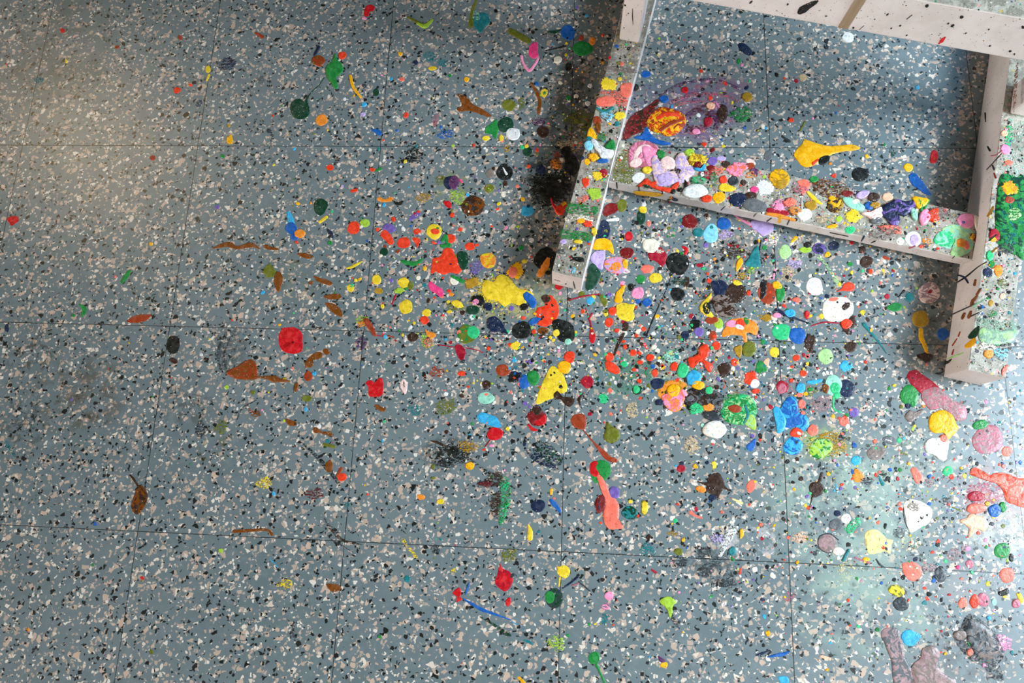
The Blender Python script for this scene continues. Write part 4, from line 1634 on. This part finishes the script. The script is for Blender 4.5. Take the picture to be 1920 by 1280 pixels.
OWNER = {'R': None, 'C': bar, 'V': run2, 'M': beam, 'N': bar, 'E': run1, 'P': post1}
for part, surf, kd, dry, c, ws, geo, lab in parse(EASEL_MARKS):
    own = OWNER[surf]
    if surf == 'R': own = run1 if measure(kd, geo, ws)[0] < 1400 else run2
    nm = 'paint_dribble' if kd == 'L' else 'paint_stain' if dry else 'paint_drip'
    o, cx, cy, R = make_mark(nm, surf, kd, dry, c, ws, geo, own)
    o['label'] = '%s paint %s' % (word(c), nm.split('_')[1])

# ------------------------------------------------------------------ marks on the floor
marks = []; last = None; leftovers = []
ALL = list(parse(FLOOR_MARKS))
radii = sorted((measure(e[2], e[6], e[5])[2] for e in ALL if not e[0] and e[2] == 'B' and not e[3]), reverse=True)
CUT = radii[294]
for q, (part, surf, kd, dry, c, ws, geo, lab) in enumerate(ALL):
    if not part and kd == 'B' and not dry and not lab and measure(kd, geo, ws)[2] <= CUT and not (q + 1 < len(ALL) and ALL[q + 1][0]):
        leftovers.append((geo, c)); continue
    if part:
        o, cx, cy, R = make_mark(part if part not in ('tip', 'arm') else 'splash_' + part, surf, kd, dry, c, ws, geo, last['o'])
        if c != last['c']: o['label'] = '%s paint %s' % (word(c), part)  # inner dabs are paint of a second colour
        continue
    nm = 'paint_smear' if dry else 'paint_streak' if kd == 'L' else 'paint_spot' if kd == 'B' else 'paint_splat'
    o, cx, cy, R = make_mark(nm, surf, kd, dry, c, ws, geo, None)
    last = dict(o=o, c=c, cx=cx, cy=cy, R=R, kd=kd, dry=dry, geo=geo, ws=ws, lab=lab)
    marks.append(last)

LAND = [(m['cx'], m['cy'], m['R'], m['lab'][1]) for m in marks if len(m['lab']) > 1]
LAND += [(1065, 525, 30, 'the end of the first easel runner'), (1825, 700, 40, 'the foot of the right-hand easel runner'),
         (1420, 425, 20, "the crossbar's front edge"), (370, 273, 4, 'the upper left seam crossing'), (319, 611, 4, 'the seam crossing left of the red blob'),
         (259, 995, 4, 'the lower left seam crossing'), (645, 1014, 4, 'the seam crossing near the bottom left'), (1480, 1055, 4, 'the seam crossing at lower right'),
         (714, 275, 4, 'the seam crossing at upper left of centre'), (1052, 1033, 4, 'the seam crossing at bottom centre')]
used = set()
def direction(dx, dy):
    a = math.degrees(math.atan2(-dy, dx)) % 360
    return ['right of', 'above right of', 'above', 'above left of', 'left of', 'below left of', 'below', 'below right of'][int((a + 22.5) // 45) % 8]
def shape(m):
    kd = m['kd']; g_ = m['geo']
    if kd == 'L':
        L = sum(math.dist(p, q) for p, q in zip(g_, g_[1:]))
        n = ('long ' if L > 50 else 'short ' if L < 22 else '') + ('%s worn streak' if m['dry'] else '%s streak')
        return n
    sz = 'tiny' if m['R'] < 5.5 else 'small' if m['R'] < 9 else 'medium' if m['R'] < 14 else 'large' if m['R'] < 24 else 'very large'
    if m['dry']: return sz + ' faded %s smear'
    if kd == 'B': return sz + (' round' if len(g_) < 4 or max(g_[2], g_[3]) < 1.35 * min(g_[2], g_[3]) else ' oval') + ' %s spot'
    if kd == 'S': return sz + ' frayed %s splat'
    return sz + ' irregular %s splat'
for m in marks:
    o = m['o']
    o['category'] = 'paint smear' if m['dry'] else 'paint streak' if m['kd'] == 'L' else 'paint spot' if m['kd'] == 'B' else 'paint splat'
    o['group'] = 'dried paint marks on the speckled floor'
    if m['lab']:
        L = m['lab'][0]
    else:
        base = shape(m) % word(m['c'])
        ds = sorted(((math.hypot(m['cx'] - x, m['cy'] - y), x, y, q, s_) for x, y, q, s_ in LAND), key=lambda t_: t_[0])
        L = None
        for d_, x, y, q, s_ in ds[:8]:
            adj = 'on' if d_ < q * .7 else 'touching' if d_ < (q + m['R']) * .95 else 'just ' + direction(m['cx'] - x, m['cy'] - y) if d_ < q + m['R'] + 45 else 'well ' + direction(m['cx'] - x, m['cy'] - y) if d_ > q + m['R'] + 110 else direction(m['cx'] - x, m['cy'] - y)
            cand = '%s %s %s' % (base, adj, s_)
            if cand not in used and len(cand.split()) <= 16: L = cand; break
        if L is None: L = base + ' among the crowded paint marks'
    used.add(L); o['label'] = L
fl['label'] = 'speckled blue-grey vinyl tile floor with thin dark seams'

# ------------------------------------------------------------------ the countless small drips between the larger ones
rnd = random.Random(11)
CL = [  # centre u, v, spread u, v, number
  (800, 460, 70, 50, 120), (860, 590, 110, 55, 230), (960, 620, 70, 60, 220), (1010, 690, 70, 60, 200), (1080, 640, 80, 70, 170), (1160, 560, 80, 70, 170),
  (1230, 680, 80, 50, 260), (1330, 690, 80, 50, 300), (1300, 520, 90, 70, 240), (1400, 520, 60, 50, 220), (1440, 660, 80, 60, 230), (1500, 760, 80, 60, 200),
  (1600, 860, 90, 70, 230), (1720, 900, 100, 70, 260), (1830, 960, 80, 80, 240), (1860, 820, 50, 80, 120), (1600, 1010, 120, 70, 220), (1780, 1090, 110, 70, 200),
  (1200, 420, 90, 50, 150), (1060, 320, 30, 80, 200), (1080, 180, 25, 100, 150), (960, 380, 60, 50, 110), (1320, 230, 70, 50, 160), (1240, 320, 60, 40, 60),
  (1500, 200, 160, 90, 120), (1560, 580, 90, 80, 170), (940, 780, 80, 60, 110), (1380, 900, 100, 70, 130), (1460, 1020, 80, 60, 110), (1300, 1100, 110, 80, 90),
  (860, 250, 110, 100, 110), (700, 330, 140, 140, 110), (620, 700, 160, 160, 90), (880, 1050, 150, 110, 80), (300, 400, 260, 260, 70), (300, 900, 220, 200, 60), (1700, 1200, 130, 60, 110),
  (1400, 450, 120, 25, 120), (1640, 540, 60, 60, 90)]
SPC = [('black', 30), ('charcoal', 10), ('white', 16), ('cream', 12), ('orangered', 7), ('yellow', 6), ('mustard', 3), ('green', 4), ('emerald', 3), ('blue', 3), ('cyan', 3), ('violet', 3), ('pink', 4), ('olive', 5), ('crimson', 3), ('salmon', 4), ('teal', 3), ('darkbrown', 8), ('navy', 5), ('lime', 2)]
names = [n for n, _ in SPC]; wts = [q for _, q in SPC] + [0] * 60
names += sorted({c for _, c in leftovers} - set(names)); wts = wts[:len(names)]
bm = bmesh.new()
def speck(u, v, s, r, ci, h):
    n = rnd.choice((6, 7, 8)); ph = rnd.uniform(0, 6.28); asp = rnd.uniform(.65, 1); ro = rnd.uniform(0, 3.14)
    vs = []
    q = SURF[s][1]
    top_, bot_ = [], []
    for i in range(n):
        th = ph + 6.283 * i / n; k_ = r * rnd.uniform(.75, 1.15)
        x, y = math.cos(th) * k_, math.sin(th) * k_ * asp
        x, y = x * math.cos(ro) - y * math.sin(ro), x * math.sin(ro) + y * math.cos(ro)
        bot_.append(bm.verts.new(at(u + x, v + y, s))); top_.append(bm.verts.new(at(u + x * .75, v + y * .75, s) + q * h))
    f = bm.faces.new(top_); fs = [f]
    for i in range(n): fs.append(bm.faces.new((bot_[i], bot_[(i + 1) % n], top_[(i + 1) % n], top_[i])))
    if f.normal.dot(q) == 0: f.normal_update()
    for g_ in fs: g_.material_index = ci
def hit(u, v, R):
    return any(math.hypot(x - u, y - v) < q * .8 for s_, x, y, q, l in done if s_ == 'F')
def on_easel(u, v):
    p = at(u, v) - OR; a, b = p.dot(EX), p.dot(EY)
    return -.01 < a < .055 and b > -.01 or .555 < a < .62 and b > -.01
for (u0, v0, su, sv, n) in CL:
    for _ in range(n):
        u, v = rnd.gauss(u0, su), rnd.gauss(v0, sv)
        if not (-20 < u < 1940 and -20 < v < 1300) or on_easel(u, v): continue
        r = min(5.5, .8 + rnd.expovariate(1 / 1.25))
        speck(u, v, 'F', r, rnd.choices(range(len(names)), wts)[0], .0003 + .0003 * min(1, r / 3))
for geo, c in leftovers: speck(geo[0], geo[1], 'F', geo[2], names.index(c), .0012)
# spatter halos of the dark splats
for (u0, v0, sd, n, cn) in ((1030, 352, 26, 110, 'black'), (1068, 305, 26, 80, 'black'), (850, 847, 24, 90, 'black'), (775, 290, 14, 50, 'black'), (1380, 548, 22, 40, 'darkbrown'), (1350, 530, 26, 60, 'navy'), (836, 492, 24, 40, 'orangered'), (1310, 665, 28, 50, 'orangered'),
                           (1265, 1050, 14, 70, 'charcoal'), (1365, 1095, 18, 80, 'charcoal'), (940, 930, 20, 70, 'darkbrown'), (1341, 905, 20, 30, 'darkbrown'), (1165, 160, 14, 20, 'lime')):
    for _ in range(n):
        u, v = rnd.gauss(u0, sd), rnd.gauss(v0, sd)
        if on_easel(u, v): continue
        speck(u, v, 'F', rnd.uniform(.6, 2.0), names.index(cn), .0004)
sp = link_mesh('paint_speckles', bm, [paint(n) for n in names], None, None, smooth=False)
sp['kind'] = 'stuff'; sp['label'] = 'countless tiny multicoloured paint specks sprinkled over the tile floor'; sp['category'] = 'paint specks'
# the same on the wooden tops
def specks_on(surf, parent, n, region):
    global bm
    bm = bmesh.new(); k_ = 0
    while k_ < n:
        a = rnd.uniform(*region[0]); b = rnd.uniform(*region[1])
        p = ep(a, b, SURF[surf][0].z)
        # back to picture pixels so that the same speck() can be used
        q = ROT.transposed() @ (p - CAMC)
        u, v = 960 + FPX * q.x / -q.z, 640 - FPX * q.y / -q.z
        if u > 1960 or v < -40: k_ += 1; continue
        speck(u, v, surf, min(4, .6 + rnd.expovariate(1 / 1.0)), rnd.choices(range(len(names)), wts)[0], .0005); k_ += 1
    o = link_mesh('paint_specks', bm, [paint(n_) for n_ in names], parent, None, smooth=False)
    o['kind'] = 'stuff'
    return o
specks_on('C', bar, 900, ((.05, .56), (.167, .234)))
specks_on('R', run1, 420, ((.003, .043), (.004, .40)))
specks_on('R', run2, 500, ((.568, .61), (.004, .38)))
